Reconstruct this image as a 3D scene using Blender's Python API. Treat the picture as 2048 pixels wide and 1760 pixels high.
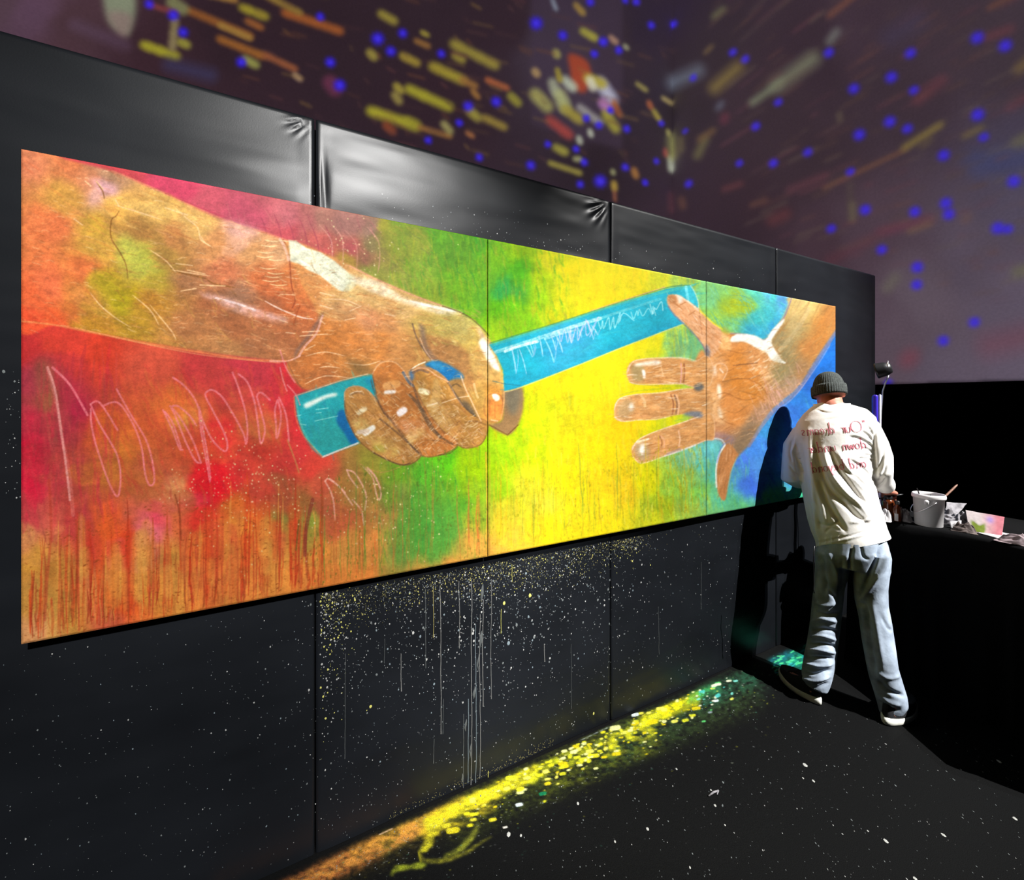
import bpy, bmesh, math, random
import numpy as np
from mathutils import Vector, Matrix
from mathutils.bvhtree import BVHTree
C = bpy.context.scene.collection
for o in list(bpy.data.objects): bpy.data.objects.remove(o)
# ------------------------------------------------------------------ camera (ultra wide, verticals kept upright)
F, HY, EYE = 790.0, 800.0, 1.5          # focal length and horizon in photo pixels, eye height in metres
cam = bpy.data.cameras.new('camera'); co = bpy.data.objects.new('camera', cam); C.objects.link(co)
cam.sensor_fit = 'HORIZONTAL'; cam.sensor_width = 36; cam.lens = 36*F/2048; cam.shift_y = -(880-HY)/2048
cam.clip_start = .05; cam.clip_end = 60
co.location = (0, 0, EYE); co.rotation_euler = (math.pi/2, 0, 0)
bpy.context.scene.camera = co
# ------------------------------------------------------------------ world, exposure
w = bpy.data.worlds.new('world'); bpy.context.scene.world = w; w.use_nodes = True
w.node_tree.nodes['Background'].inputs[0].default_value = (.30, .32, .40, 1)
w.node_tree.nodes['Background'].inputs[1].default_value = .010
vs = bpy.context.scene.view_settings
vs.view_transform = 'Standard'; vs.look = 'None'; vs.gamma = 1; vs.exposure = 0; vs.use_curve_mapping = False
# ------------------------------------------------------------------ stage lamps (rigged high behind the viewer)
def spot(name, loc, aim, power, size_deg, blend, radius, col=(1, 1, 1)):
    l = bpy.data.lights.new(name, 'SPOT'); l.energy = power; l.spot_size = math.radians(size_deg); l.spot_blend = blend
    l.shadow_soft_size = radius; l.color = col
    o = bpy.data.objects.new(name, l); C.objects.link(o); o.location = loc
    o.rotation_euler = (Vector(aim)-Vector(loc)).to_track_quat('-Z', 'Y').to_euler()
    return o
KEYS = [
    ('key_lamp', (6.96, -2.40, 8.95), (1.30, 2.20, 1.00), 15800, 20, .6, .018, (1, .985, .96)),
    ('key_lamp', (7.08, -1.95, 8.60), (1.40, 2.20, .90), 2100, 17, .5, .018, (.92, .97, 1)),
    ('wall_lamp', (2.20, -3.20, 5.00), (-.74, 1.30, 1.26), 4000, 30, .8, .10, (1, .99, .97)),
]
for k in KEYS: spot(*k)
# ------------------------------------------------------------------ geometry of the place
D2 = Vector((.8984, .4392, 0)); N2 = Vector((.4392, -.8984, 0)); P0 = Vector((.467, 1.836, 0))   # partition: direction, front normal, a point
def PT(px, py, z): return Vector(((px-1024)/F*z, z, EYE+(HY-py)/F*z))
def wall_sh(px, py, off=0.0):
    a = (px-1024)/F; q = P0+N2*off
    z = (N2.x*q.x+N2.y*q.y)/(N2.x*a+N2.y)
    p = Vector((a*z, z, 0)); return (p-q).dot(D2), EYE+(HY-py)/F*z
def wpt(s, h, off=0.0):
    p = P0+D2*s+N2*off; return Vector((p.x, p.y, h))
def FL(px, py, up=0.0):
    z = (EYE-up)*F/(py-HY); return Vector(((px-1024)/F*z, z, up))
def proj(V):
    V = np.asarray(V, float); return 1024+F*V[..., 0]/V[..., 1], HY-F*(V[..., 2]-EYE)/V[..., 1]
# ------------------------------------------------------------------ object helpers
def tag(o, label=None, cat=None, group=None, kind=None):
    if label: o['label'] = label
    if cat: o['category'] = cat
    if group: o['group'] = group
    if kind: o['kind'] = kind
    return o
def empty(name, loc, label=None, cat=None, group=None, kind=None):
    o = bpy.data.objects.new(name, None); C.objects.link(o); o.location = loc; o.empty_display_size = .05
    return tag(o, label, cat, group, kind)
def link(name, me, mat, parent=None, smooth=True):
    if mat and not me.materials: me.materials.append(mat)
    o = bpy.data.objects.new(name, me); C.objects.link(o)
    if smooth: me.shade_smooth()
    if parent:
        o.parent = parent; o.matrix_parent_inverse = Matrix.Translation(-parent.location)
    return o
def mesh(name, V, Fc):
    me = bpy.data.meshes.new(name); me.from_pydata([tuple(v) for v in V], [], [tuple(f) for f in Fc]); me.update(); return me
def fromB(name, bm):
    bmesh.ops.recalc_face_normals(bm, faces=bm.faces)
    me = bpy.data.meshes.new(name); bm.to_mesh(me); bm.free(); return me
def grid_mesh(name, P, col=None):
    """P: (rows, cols, 3) array of points -> quad grid, optional per-point linear colour"""
    r, c = P.shape[:2]; me = bpy.data.meshes.new(name)
    me.vertices.add(r*c); me.vertices.foreach_set('co', P.reshape(-1).astype(np.float32))
    i = (np.arange(r-1)[:, None]*c+np.arange(c-1)[None]).reshape(-1)
    q = np.stack([i, i+1, i+1+c, i+c], 1).reshape(-1).astype(np.int32); nf = len(i)
    me.loops.add(nf*4); me.loops.foreach_set('vertex_index', q)
    me.polygons.add(nf); me.polygons.foreach_set('loop_start', np.arange(0, nf*4, 4, dtype=np.int32))
    me.update(calc_edges=True)
    if col is not None: set_col(me, col.reshape(-1, 3))
    return me
def set_col(me, rgb):
    a = me.color_attributes.new('Col', 'FLOAT_COLOR', 'POINT')
    d = np.ones((len(me.vertices), 4), np.float32); d[:, :3] = rgb
    a.data.foreach_set('color', d.reshape(-1))
def lin(c):
    c = np.asarray(c, float); return np.where(c <= .04045, c/12.92, ((c+.055)/1.055)**2.4)
def box(bm, lo, hi, M=None):
    vs_ = [bm.verts.new((x, y, z)) for x in (lo[0], hi[0]) for y in (lo[1], hi[1]) for z in (lo[2], hi[2])]
    for f in ((0, 1, 3, 2), (4, 6, 7, 5), (0, 4, 5, 1), (2, 3, 7, 6), (0, 2, 6, 4), (1, 5, 7, 3)): bm.faces.new([vs_[i] for i in f])
    if M is not None:
        for v in vs_: v.co = M @ v.co
    return vs_
def lathe(bm, prof, c=(0, 0, 0), n=32, cap=True, sx=1, sy=1):
    rings = []
    for r, z in prof:
        rings.append([bm.verts.new((c[0]+sx*r*math.cos(2*math.pi*k/n), c[1]+sy*r*math.sin(2*math.pi*k/n), c[2]+z)) for k in range(n)])
    for a, b in zip(rings, rings[1:]):
        for k in range(n): bm.faces.new([a[k], a[(k+1) % n], b[(k+1) % n], b[k]])
    if cap: bm.faces.new(rings[0][::-1]); bm.faces.new(rings[-1])
def tube(bm, pts, rad, n=10, cap=True):
    P = [Vector(p) for p in pts]; R = rad if isinstance(rad, (list, tuple)) else [rad]*len(P); rings = []; up = None
    for i, p in enumerate(P):
        t = (P[min(i+1, len(P)-1)]-P[max(i-1, 0)]).normalized()
        if up is None: up = t.orthogonal().normalized()
        up = (up-t*up.dot(t)).normalized(); v = t.cross(up)
        rings.append([bm.verts.new(p+(up*math.cos(2*math.pi*k/n)+v*math.sin(2*math.pi*k/n))*R[i]) for k in range(n)])
    for a, b in zip(rings, rings[1:]):
        for k in range(n): bm.faces.new([a[k], a[(k+1) % n], b[(k+1) % n], b[k]])
    if cap: bm.faces.new(rings[0][::-1]); bm.faces.new(rings[-1])
def capsule(bm, a, b, ra, rb, n=14):
    a, b = Vector(a), Vector(b); t = (b-a).normalized() if (b-a).length > 1e-6 else Vector((0, 0, 1)); pts = []; rr = []
    for k in range(5):
        th = math.pi/2*(1-k/5); pts.append(a-t*ra*math.sin(th)); rr.append(max(ra*math.cos(th), ra*.02))
    pts.append(a); rr.append(ra)
    if (b-a).length > 1e-6: pts.append(b); rr.append(rb)
    for k in range(1, 6):
        th = math.pi/2*k/5; pts.append(b+t*rb*math.sin(th)); rr.append(max(rb*math.cos(th), rb*.02))
    tube(bm, pts, rr, n)
def ellipsoid(bm, c, ax, rad, nu=20, nv=14):
    c = Vector(c); rings = []
    for j in range(nv+1):
        th = math.pi*(j+.001)/(nv+.002); rings.append([bm.verts.new(c+ax[0]*rad[0]*math.sin(th)*math.cos(2*math.pi*k/nu)+ax[1]*rad[1]*math.sin(th)*math.sin(2*math.pi*k/nu)+ax[2]*rad[2]*math.cos(th)) for k in range(nu)])
    for a, b in zip(rings, rings[1:]):
        for k in range(nu): bm.faces.new([a[k], a[(k+1) % nu], b[(k+1) % nu], b[k]])
    bm.faces.new(rings[0][::-1]); bm.faces.new(rings[-1])
def remeshed(bm, name, voxel, smooth=6, fac=.5):
    me = fromB('tmp', bm); o = bpy.data.objects.new('tmp', me); C.objects.link(o)
    m = o.modifiers.new('r', 'REMESH'); m.mode = 'VOXEL'; m.voxel_size = voxel
    if smooth: s = o.modifiers.new('s', 'SMOOTH'); s.factor = fac; s.iterations = smooth
    dg = bpy.context.evaluated_depsgraph_get(); out = bpy.data.meshes.new_from_object(o.evaluated_get(dg)); out.name = name
    bpy.data.objects.remove(o); bpy.data.meshes.remove(me); return out
# ------------------------------------------------------------------ materials
def mat(name, col=(.5, .5, .5), rough=.6, metal=0, spec=.5, attr=False, noise=None, bump=None, trans=0, coat=0, ior=1.45, alpha=1, sheen=0, speck=None):
    m = bpy.data.materials.new(name); m.use_nodes = True; nt = m.node_tree; b = nt.nodes['Principled BSDF']; L = nt.links
    b.inputs['Base Color'].default_value = (*col, 1); b.inputs['Roughness'].default_value = rough; b.inputs['Metallic'].default_value = metal
    b.inputs['Specular IOR Level'].default_value = spec; b.inputs['Transmission Weight'].default_value = trans; b.inputs['IOR'].default_value = ior
    b.inputs['Coat Weight'].default_value = coat; b.inputs['Alpha'].default_value = alpha; b.inputs['Sheen Weight'].default_value = sheen
    tc = nt.nodes.new('ShaderNodeTexCoord'); geo = nt.nodes.new('ShaderNodeNewGeometry'); src = None
    if attr:
        a = nt.nodes.new('ShaderNodeAttribute'); a.attribute_name = 'Col'; src = a.outputs['Color']
    if noise:
        sc, amt, det = noise[:3]
        n = nt.nodes.new('ShaderNodeTexNoise'); n.inputs['Scale'].default_value = sc; n.inputs['Detail'].default_value = det; L.new(geo.outputs['Position'], n.inputs['Vector'])
        mr = nt.nodes.new('ShaderNodeMapRange'); mr.inputs['From Min'].default_value = .3; mr.inputs['From Max'].default_value = .7
        mr.inputs['To Min'].default_value = 1-amt; mr.inputs['To Max'].default_value = 1+amt; L.new(n.outputs['Fac'], mr.inputs['Value'])
        mx = nt.nodes.new('ShaderNodeMix'); mx.data_type = 'RGBA'; mx.blend_type = 'MULTIPLY'; mx.inputs['Factor'].default_value = 1
        if src: L.new(src, mx.inputs[6])
        else: mx.inputs[6].default_value = (*col, 1)
        L.new(mr.outputs[0], mx.inputs[7]); src = mx.outputs[2]
    if speck:
        sc, th, sc_col = speck
        v = nt.nodes.new('ShaderNodeTexVoronoi'); v.inputs['Scale'].default_value = sc; L.new(geo.outputs['Position'], v.inputs['Vector'])
        cmpn = nt.nodes.new('ShaderNodeMath'); cmpn.operation = 'LESS_THAN'; cmpn.inputs[1].default_value = .22; L.new(v.outputs['Distance'], cmpn.inputs[0])
        sp = nt.nodes.new('ShaderNodeSeparateColor'); L.new(v.outputs['Color'], sp.inputs[0])
        g = nt.nodes.new('ShaderNodeMath'); g.operation = 'GREATER_THAN'; g.inputs[1].default_value = th; L.new(sp.outputs[0], g.inputs[0])
        ml = nt.nodes.new('ShaderNodeMath'); ml.operation = 'MULTIPLY'; L.new(cmpn.outputs[0], ml.inputs[0]); L.new(g.outputs[0], ml.inputs[1])
        mx = nt.nodes.new('ShaderNodeMix'); mx.data_type = 'RGBA'; L.new(ml.outputs[0], mx.inputs['Factor'])
        if src: L.new(src, mx.inputs[6])
        else: mx.inputs[6].default_value = (*col, 1)
        mx.inputs[7].default_value = (*sc_col, 1); src = mx.outputs[2]
    if src: L.new(src, b.inputs['Base Color'])
    if bump:
        last = None
        for sc, st, dist in bump:
            n = nt.nodes.new('ShaderNodeTexNoise'); n.inputs['Scale'].default_value = sc; n.inputs['Detail'].default_value = 3; L.new(geo.outputs['Position'], n.inputs['Vector'])
            bp = nt.nodes.new('ShaderNodeBump'); bp.inputs['Strength'].default_value = st; bp.inputs['Distance'].default_value = dist
            L.new(n.outputs['Fac'], bp.inputs['Height'])
            if last: L.new(last, bp.inputs['Normal'])
            last = bp.outputs[0]
        L.new(last, b.inputs['Normal'])
    return m
M = {
    'vinyl': mat('black_vinyl', (.0052, .0060, .0076), .36, spec=.24, noise=(2.2, .25, 3), bump=[(260, .1, .0008)]),
    'cloth': mat('black_cloth', (.0028, .0028, .003), .9, spec=.06, bump=[(30, .3, .004)]),
    'curtain': mat('black_curtain', (.003, .003, .0035), .95, spec=.04, bump=[(8, .4, .02)]),
    'screen': mat('projection_wall', (.80, .80, .80), .95, spec=.0, noise=(40, .05, 2)),
    'mural': mat('mural_paint', attr=True, rough=.6, spec=.10, noise=(420, .09, 3), bump=[(240, .25, .0015), (60, .15, .002)]),
    'edge': mat('panel_edge', (.025, .02, .02), .8, spec=.2, noise=(60, .3, 2)),
    'fleck': mat('paint_fleck', attr=True, rough=.35, spec=.5, noise=(300, .1, 2)),
    'floor': mat('black_floor_mat', (.0020, .0021, .0022), .8, spec=.09, noise=(500, .75, 2), bump=[(420, .5, .002), (14, .1, .006)], speck=(170, .985, (.03, .03, .03))),
    'spill': mat('floor_paint', attr=True, rough=.7, spec=.09, noise=(500, .5, 2), bump=[(420, .5, .002), (14, .1, .006)], speck=(170, .985, (.03, .03, .03))),
    'shirt': mat('white_cotton', (.86, .83, .79), .9, spec=.1, noise=(9, .05, 3), bump=[(45, .22, .004), (900, .15, .0005)]),
    'print': mat('faded_red_print', (.56, .19, .23), .9, spec=.05, noise=(150, .35, 2)),
    'jeans': mat('light_denim', (.28, .33, .40), .88, spec=.12, noise=(14, .35, 4), bump=[(38, .3, .006), (700, .2, .0006)]),
    'knit': mat('charcoal_knit', (.052, .057, .054), .95, spec=.1, noise=(160, .4, 2), bump=[(240, .6, .002)]),
    'skin': mat('skin', (.50, .18, .12), .55, spec=.35, noise=(25, .12, 3), bump=[(300, .1, .0006)]),
    'shoe': mat('black_shoe_mesh', (.018, .018, .02), .7, spec=.3, noise=(300, .4, 2), bump=[(500, .4, .001)]),
    'sole': mat('white_rubber', (.78, .78, .70), .6, spec=.3, noise=(40, .06, 2)),
    'bucket': mat('white_plastic', (.50, .48, .48), .45, spec=.4, noise=(12, .05, 2)),
    'wood': mat('brush_handle_wood', (.18, .09, .06), .5, spec=.4, noise=(60, .3, 3)),
    'dark': mat('black_lacquer', (.012, .012, .013), .35, spec=.5, noise=(30, .2, 2)),
    'chrome': mat('brushed_chrome', (.75, .74, .76), .28, metal=1, noise=(50, .05, 2)),
    'amber': mat('amber_glass', (.10, .022, .006), .08, spec=.6, noise=(20, .15, 2), trans=.35),
    'paper': mat('white_paper', (.40, .385, .39), .85, spec=.1, noise=(20, .08, 3)),
    'rag': mat('grey_rag', (.20, .19, .20), .95, spec=.05, noise=(35, .35, 4), bump=[(60, .5, .004)]),
    'pinkpaper': mat('pink_stained_paper', attr=True, rough=.85, spec=.1, noise=(60, .1, 3)),
    'ink': mat('black_ink', (.02, .02, .02), .8, spec=.1, noise=(50, .1, 1)),
    'blueclear': mat('violet_clear_plastic', (.05, .03, .50), .2, spec=.5, noise=(30, .1, 2), trans=.3),
    'frost': mat('frosted_plastic', (.62, .58, .85), .35, spec=.4, noise=(30, .1, 2), trans=.2),
}
MURAL_GAIN = .46
SLIDE_P, SLIDE_G = 9000, 260.0
# ------------------------------------------------------------------ mural artwork (numpy canvas)
CX0, CY0, CW, CH = 30, 286, 1660, 1024
rng = np.random.RandomState(7)
def hx(s):
    return np.array([int(s[i:i+2], 16)/255.0 for i in (0, 2, 4)], np.float32)
def vnoise(w, h, sx, sy, seed):
    r = np.random.RandomState(seed)
    gx, gy = int(w/sx)+3, int(h/sy)+3
    g = r.rand(gy, gx).astype(np.float32)
    x = np.arange(w, dtype=np.float32)/sx; y = np.arange(h, dtype=np.float32)/sy
    xi = x.astype(int); yi = y.astype(int); fx = x-xi; fy = y-yi
    fx = fx*fx*(3-2*fx); fy = (fy*fy*(3-2*fy))[:, None]
    a = g[yi][:, xi]; b = g[yi][:, xi+1]; c = g[yi+1][:, xi]; d = g[yi+1][:, xi+1]
    t = a*(1-fx)+b*fx; u = c*(1-fx)+d*fx
    return t*(1-fy)+u*fy
def fbm(w, h, sx, sy, seed, n=4):
    o = np.zeros((h, w), np.float32); a = 1.0; s = 0
    for i in range(n):
        o += a*vnoise(w, h, max(sx/2**i, 1.01), max(sy/2**i, 1.01), seed+i*17); s += a; a *= .55
    return o/s-.5
def blur(m, r):
    r = int(round(r))
    if r < 1: return m
    for ax in (0, 1):
        for _ in range(2):
            p = [(0, 0), (0, 0)]; p[ax] = (r+1, r)
            c = np.cumsum(np.pad(m, p, mode='edge'), axis=ax, dtype=np.float64)
            n = m.shape[ax]
            if ax == 0: m = ((c[2*r+1:2*r+1+n]-c[:n])/(2*r+1)).astype(np.float32)
            else: m = ((c[:, 2*r+1:2*r+1+n]-c[:, :n])/(2*r+1)).astype(np.float32)
    return m
def spline(pts, closed=False, n=8):
    P = [np.array(p, float) for p in pts]; N = len(P); out = []
    rngk = range(N if closed else N-1)
    for k in rngk:
        if closed: a, b, c, d = P[(k-1) % N], P[k], P[(k+1) % N], P[(k+2) % N]
        else: a, b, c, d = P[max(k-1, 0)], P[k], P[k+1], P[min(k+2, N-1)]
        for i in range(n):
            t = i/n
            out.append(.5*((2*b)+(c-a)*t+(2*a-5*b+4*c-d)*t*t+(3*b-a-3*c+d)*t**3))
    if not closed: out.append(P[-1])
    return np.array(out)
class Canvas:
    def __init__(s, x0, y0, w, h):
        s.x0, s.y0, s.w, s.h = x0, y0, w, h
        s.c = np.zeros((h, w, 3), np.float32)
    def mask(s, pts, feather=1, smooth=True, wob=0, seed=1):
        P = spline(pts, True, 8) if smooth else np.array(pts, float)
        if wob:
            r = np.random.RandomState(seed); k = r.randn(len(P), 2); k = (k+np.roll(k, 1, 0)+np.roll(k, -1, 0))/2; P = P+k*wob
        P = P-[s.x0, s.y0]
        m = np.zeros((s.h, s.w), np.float32)
        ya, yb = int(max(P[:, 1].min(), 0)), int(min(P[:, 1].max()+1, s.h-1))
        x1, y1 = P[:, 0], P[:, 1]; x2, y2 = np.roll(x1, -1), np.roll(y1, -1)
        for y in range(ya, yb+1):
            yy = y+.5
            k = ((y1 <= yy) & (y2 > yy)) | ((y2 <= yy) & (y1 > yy))
            xs = np.sort(x1[k]+(yy-y1[k])*(x2[k]-x1[k])/(y2[k]-y1[k]))
            for i in range(0, len(xs)-1, 2):
                a, b = int(round(max(xs[i], 0))), int(round(min(xs[i+1], s.w)))
                if b > a: m[y, a:b] = 1
        return blur(m, feather) if feather else m
    def field(s, pts, warp=18, seed=3, pw=1.9):
        q = 4; w, h = s.w//q+1, s.h//q+1
        X, Y = np.meshgrid(np.arange(w)*q+s.x0, np.arange(h)*q+s.y0)
        X = X+fbm(w, h, 16, 20, seed)*warp*4; Y = Y+fbm(w, h, 16, 22, seed+50)*warp*4
        num = np.zeros((h, w, 3)); den = np.zeros((h, w))
        for p in pts:
            d = ((X-p[0])**2+(Y-p[1])**2+60.0)
            wt = 1/d**pw
            num += wt[..., None]*hx(p[2]); den += wt
        f = (num/den[..., None]).astype(np.float32)
        yi = np.arange(s.h)/q; xi = np.arange(s.w)/q
        y0 = yi.astype(int); x0 = xi.astype(int); fy = (yi-y0)[:, None, None]; fx = (xi-x0)[None, :, None]
        y1 = np.minimum(y0+1, h-1); x1 = np.minimum(x0+1, w-1)
        return ((f[y0][:, x0]*(1-fx)+f[y0][:, x1]*fx)*(1-fy)+(f[y1][:, x0]*(1-fx)+f[y1][:, x1]*fx)*fy).astype(np.float32)
    def put(s, m, col, a=1.0):
        col = hx(col) if isinstance(col, str) else col
        m = (m*a)[..., None]
        s.c = s.c*(1-m)+col*m
    def poly(s, pts, col, feather=1, a=1.0, smooth=True, wob=0, tex=0, seed=1):
        Q = np.array(pts, float); pad = int(3*feather+12+4*wob)
        xa, xb = int(max(Q[:, 0].min()-pad-s.x0, 0)), int(min(Q[:, 0].max()+pad-s.x0, s.w)); ya, yb = int(max(Q[:, 1].min()-pad-s.y0, 0)), int(min(Q[:, 1].max()+pad-s.y0, s.h))
        if xb-xa < 3 or yb-ya < 3: return
        sub = Canvas.__new__(Canvas); sub.x0, sub.y0, sub.w, sub.h = s.x0+xa, s.y0+ya, xb-xa, yb-ya
        m = sub.mask(pts, feather, smooth, wob, seed)
        if tex: m = m*np.clip(1-tex*.5+tex*2*s.grain2[ya:yb, xa:xb], 0, 1)
        col = hx(col) if isinstance(col, str) else col; m = (m*a)[..., None]
        s.c[ya:yb, xa:xb] = s.c[ya:yb, xa:xb]*(1-m)+col*m
    def line(s, pts, col, wd=2, a=1.0, smooth=True, taper=False, soft=.8, rough=.25, n=6):
        P = spline(pts, False, n) if smooth and len(pts) > 2 else np.array(pts, float)
        P = P-[s.x0, s.y0]; col = hx(col) if isinstance(col, str) else col
        pad = wd+3
        xa, xb = int(max(P[:, 0].min()-pad, 0)), int(min(P[:, 0].max()+pad, s.w))
        ya, yb = int(max(P[:, 1].min()-pad, 0)), int(min(P[:, 1].max()+pad, s.h))
        if xb <= xa or yb <= ya: return
        m = np.zeros((yb-ya, xb-xa), np.float32); N = len(P)-1
        for i in range(N):
            A, B = P[i], P[i+1]; t = (i+.5)/N
            w = wd*(min(1, 3*min(t, 1-t)+.25) if taper else 1)/2
            x0, x1 = int(max(min(A[0], B[0])-pad, xa)), int(min(max(A[0], B[0])+pad, xb))
            y0, y1 = int(max(min(A[1], B[1])-pad, ya)), int(min(max(A[1], B[1])+pad, yb))
            if x1 <= x0 or y1 <= y0: continue
            X, Y = np.meshgrid(np.arange(x0, x1)+.5, np.arange(y0, y1)+.5)
            D = B-A; L = D@D+1e-6
            u = np.clip(((X-A[0])*D[0]+(Y-A[1])*D[1])/L, 0, 1)
            d = np.hypot(X-A[0]-u*D[0], Y-A[1]-u*D[1])
            v = np.clip((w+soft-d)/(soft*1.6), 0, 1)
            sub = m[y0-ya:y1-ya, x0-xa:x1-xa]; np.maximum(sub, v, out=sub)
        if rough: m = m*(1-rough+rough*s.grain[ya:yb, xa:xb])
        m = (m*a)[..., None]
        s.c[ya:yb, xa:xb] = s.c[ya:yb, xa:xb]*(1-m)+col*m
    def hatch(s, box, n, ang, ln, cols, wd=1.4, a=.5, m=None, curve=3, seed=1):
        r = np.random.RandomState(seed)
        k = 0
        while k < n:
            k += 1
            x = r.uniform(box[0], box[2]); y = r.uniform(box[1], box[3])
            if m is not None:
                ix, iy = int(x-s.x0), int(y-s.y0)
                if not (0 <= ix < s.w and 0 <= iy < s.h) or m[iy, ix] < .6: continue
            t = math.radians(ang+r.uniform(-14, 14)); L = ln*r.uniform(.5, 1.3)
            dx, dy = math.cos(t)*L/2, math.sin(t)*L/2; c = r.uniform(-curve, curve)
            s.line([(x-dx, y-dy), (x-dy/L*c, y+dx/L*c), (x+dx, y+dy)], cols[r.randint(len(cols))], wd*r.uniform(.6, 1.3), a*r.uniform(.5, 1), taper=True, n=3)

BG = '''60 700 d83434;120 690 dc4030;200 712 de4028;300 722 d4523a;400 735 c83a3a;500 745 cf3844;560 780 e02a3a;60 760 a83844;90 800 a05a38;95 850 a85040;130 790 b42a3c;160 830 b4203e;60 850 b83048
60 900 d81c3a;60 960 d8203e;100 960 a83440;150 960 b44838;200 850 da6228;220 950 d07c30;250 900 d06c28;300 850 d25a30;350 820 d86a30;370 850 cf8238;400 900 d84428;440 880 e02a30;430 970 e81a28;410 1000 e01828;480 950 d83430;520 900 d63c2a;520 865 d06c3a;560 920 ca3a32
300 960 b04a38;280 1000 c26432;350 990 dc9058;385 1000 d8603c;300 1030 da4452;290 1052 e06a78;400 1045 da3628;220 1050 e25a28;240 1090 e84a22;160 1050 b83a3a;180 1085 c83c34;60 1030 c04244;50 1070 d08452;80 1115 d89a3a;70 1200 d29442;60 1270 e09c62;120 1150 ca8438;130 1230 c08a3a;180 1150 d27440
200 1230 d86240;250 1200 e8642a;300 1180 e2943a;350 1180 e88c3a;340 1100 d08c3c;420 1150 e27c3a;420 1100 e26c2c;480 1060 e28c34;500 1150 e2843a;560 1100 da8c3c;600 1160 e28c3c;560 1000 b05434;530 980 ca4634;600 1000 a06434;620 1045 939a38;600 1085 a89c3c;560 960 aa5434;470 1005 d86a2a;585 1050 8a8c3c;380 1090 dc6c30;300 1120 c88040
240 352 d24a50;350 385 d24462;400 410 d65a6a;480 430 c85268;560 440 c86c72;560 470 d0545c;620 450 ba6a66;650 440 b87c6c;700 452 aa746a;740 462 9a7464;640 490 d0645c;700 508 c25c5c;732 515 9a644c;752 492 8a7a4c;690 535 b8943c;740 548 92983c;640 510 d25c58
600 860 dc2c34;590 900 d83a38;620 935 d84234;640 965 c05238;700 940 a67c3a;740 925 9a9234;720 985 a27c3a;660 1005 b25a3a;680 1040 c05c38;650 1100 e28a3a;700 1150 e2843a;750 1080 da8a42;760 1040 b88444;700 1090 d08a40;640 1180 e28038
780 945 709a24;850 950 52a824;900 925 5ab814;950 930 9ac400;830 1000 589a30;780 1000 808e3c;860 1060 4a9a3c;930 1000 62a824;960 1035 a4a82c;900 1090 629a3c;820 1100 62923c;960 1085 e2a244;850 1140 dc9040;900 1135 e29a42;800 1050 70903c;860 1100 4c983c;950 980 a0bc10
775 470 9a9430;800 465 7aa22c;835 500 8a9a34;880 475 62a424;960 485 5aaa24;900 560 74b21c;830 540 8aaa34;960 600 62aa24;780 560 a4aa44;850 580 90ae30;920 520 66a428;965 560 70b020;940 640 78b818
1000 505 7aba1c;1050 540 54b214;1090 560 aaca00;1050 500 94c010;1020 575 34a244;1012 620 62ba04;1080 610 9aca00;1120 630 d2d200;1150 550 e8da00;1250 560 f0e000;1330 562 d0d020;1372 565 9cba44;1200 600 f2da00;1110 520 d0d010;1010 660 94c810;1060 650 80c008;1140 590 e0d800
1000 900 92c204;1050 830 c0ca00;1030 880 a4c404;1100 760 f0d400;1180 760 f2da00;1200 900 f2ca00;1240 850 f2c204;1150 950 e8d204;1070 900 b8ca00;1050 960 d0c824;1100 1040 f0d214;1000 1050 f0b834;1250 980 e8b814;1300 950 d8d204;1330 1000 a2b81c;1380 1010 9ab844;1350 960 8ab83c;1300 1040 caca1c;1200 1040 ead214;1000 980 94c010;1000 1020 c8c030;1020 1080 f0b040;1120 890 d8cc08
1320 775 f2e200;1330 850 e8e204;1240 700 f2e204;1380 700 8aba72;1350 690 74b274;1390 680 60a870;1320 690 e0dc10;1300 660 f0e000;1390 745 70b888;1340 640 e8e020
1410 590 72c284;1460 612 a4b828;1475 620 9ab428;1440 600 78b860;1500 640 3cb2b2;1550 600 4cc4bc;1535 588 60b8e0;1500 590 58c0a0;1500 670 34a4c2;1450 645 74ba6c;1405 640 92c244;1425 645 98c040;1530 640 44b8c0;1570 605 60a8e0;1540 660 38a0d0
1650 720 2272d2;1620 770 2a6aca;1590 800 3282da;1570 830 3a7ada;1530 860 3c92d2;1510 900 4486dc;1490 930 4a7ada;1480 960 5098c8;1500 980 5ab2a4;1460 1000 62c28c;1430 960 54baa4;1420 900 60b2b4;1400 980 7aba4c;1380 940 8aba54;1400 920 5ab29c;1490 1000 62ba74;1640 800 3484e0;1640 850 3a8ae0;1600 900 4080e0;1580 960 48a0d8;1595 1000 50e0a8;1520 970 4878dc;1540 1000 58c088;1440 1020 70b870;1390 895 70b8a0;1660 960 60c0b0'''
ARM = '''60 320 da8058;150 325 d67a4a;215 350 b08260;100 450 dc7444;100 560 e26e44;60 600 e26438;60 640 e2502e;120 640 e0582e;125 385 cc9444;200 370 d8a292;175 345 c88058;240 400 dfaa52;330 420 daaa5a;200 440 c49a38;195 480 c89a40;255 500 bcae48;280 520 b4ae40;300 545 ae9632;205 560 bc9c2c;240 590 aa9218;200 605 b88c34;170 530 d8703c;170 580 cc8040;300 600 b47c2c;260 650 b08628;180 640 bc8428;350 470 b87a44;390 440 d8a860;430 480 cc8c54;290 460 a8783c;330 500 a8803c;370 560 a06a3c;420 600 aa643c;380 650 b07244;450 540 ca744c;500 510 d49860;520 560 ca6c3c;560 500 daa474;560 640 aa643c;500 685 aa6c44;450 690 b07848;340 680 b8803c;580 600 c26434;600 560 ca743c;480 590 9c6c50;470 640 a8643c;160 610 cc7034;470 480 d8a080;540 600 b85c30;530 690 a86840'''
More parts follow.
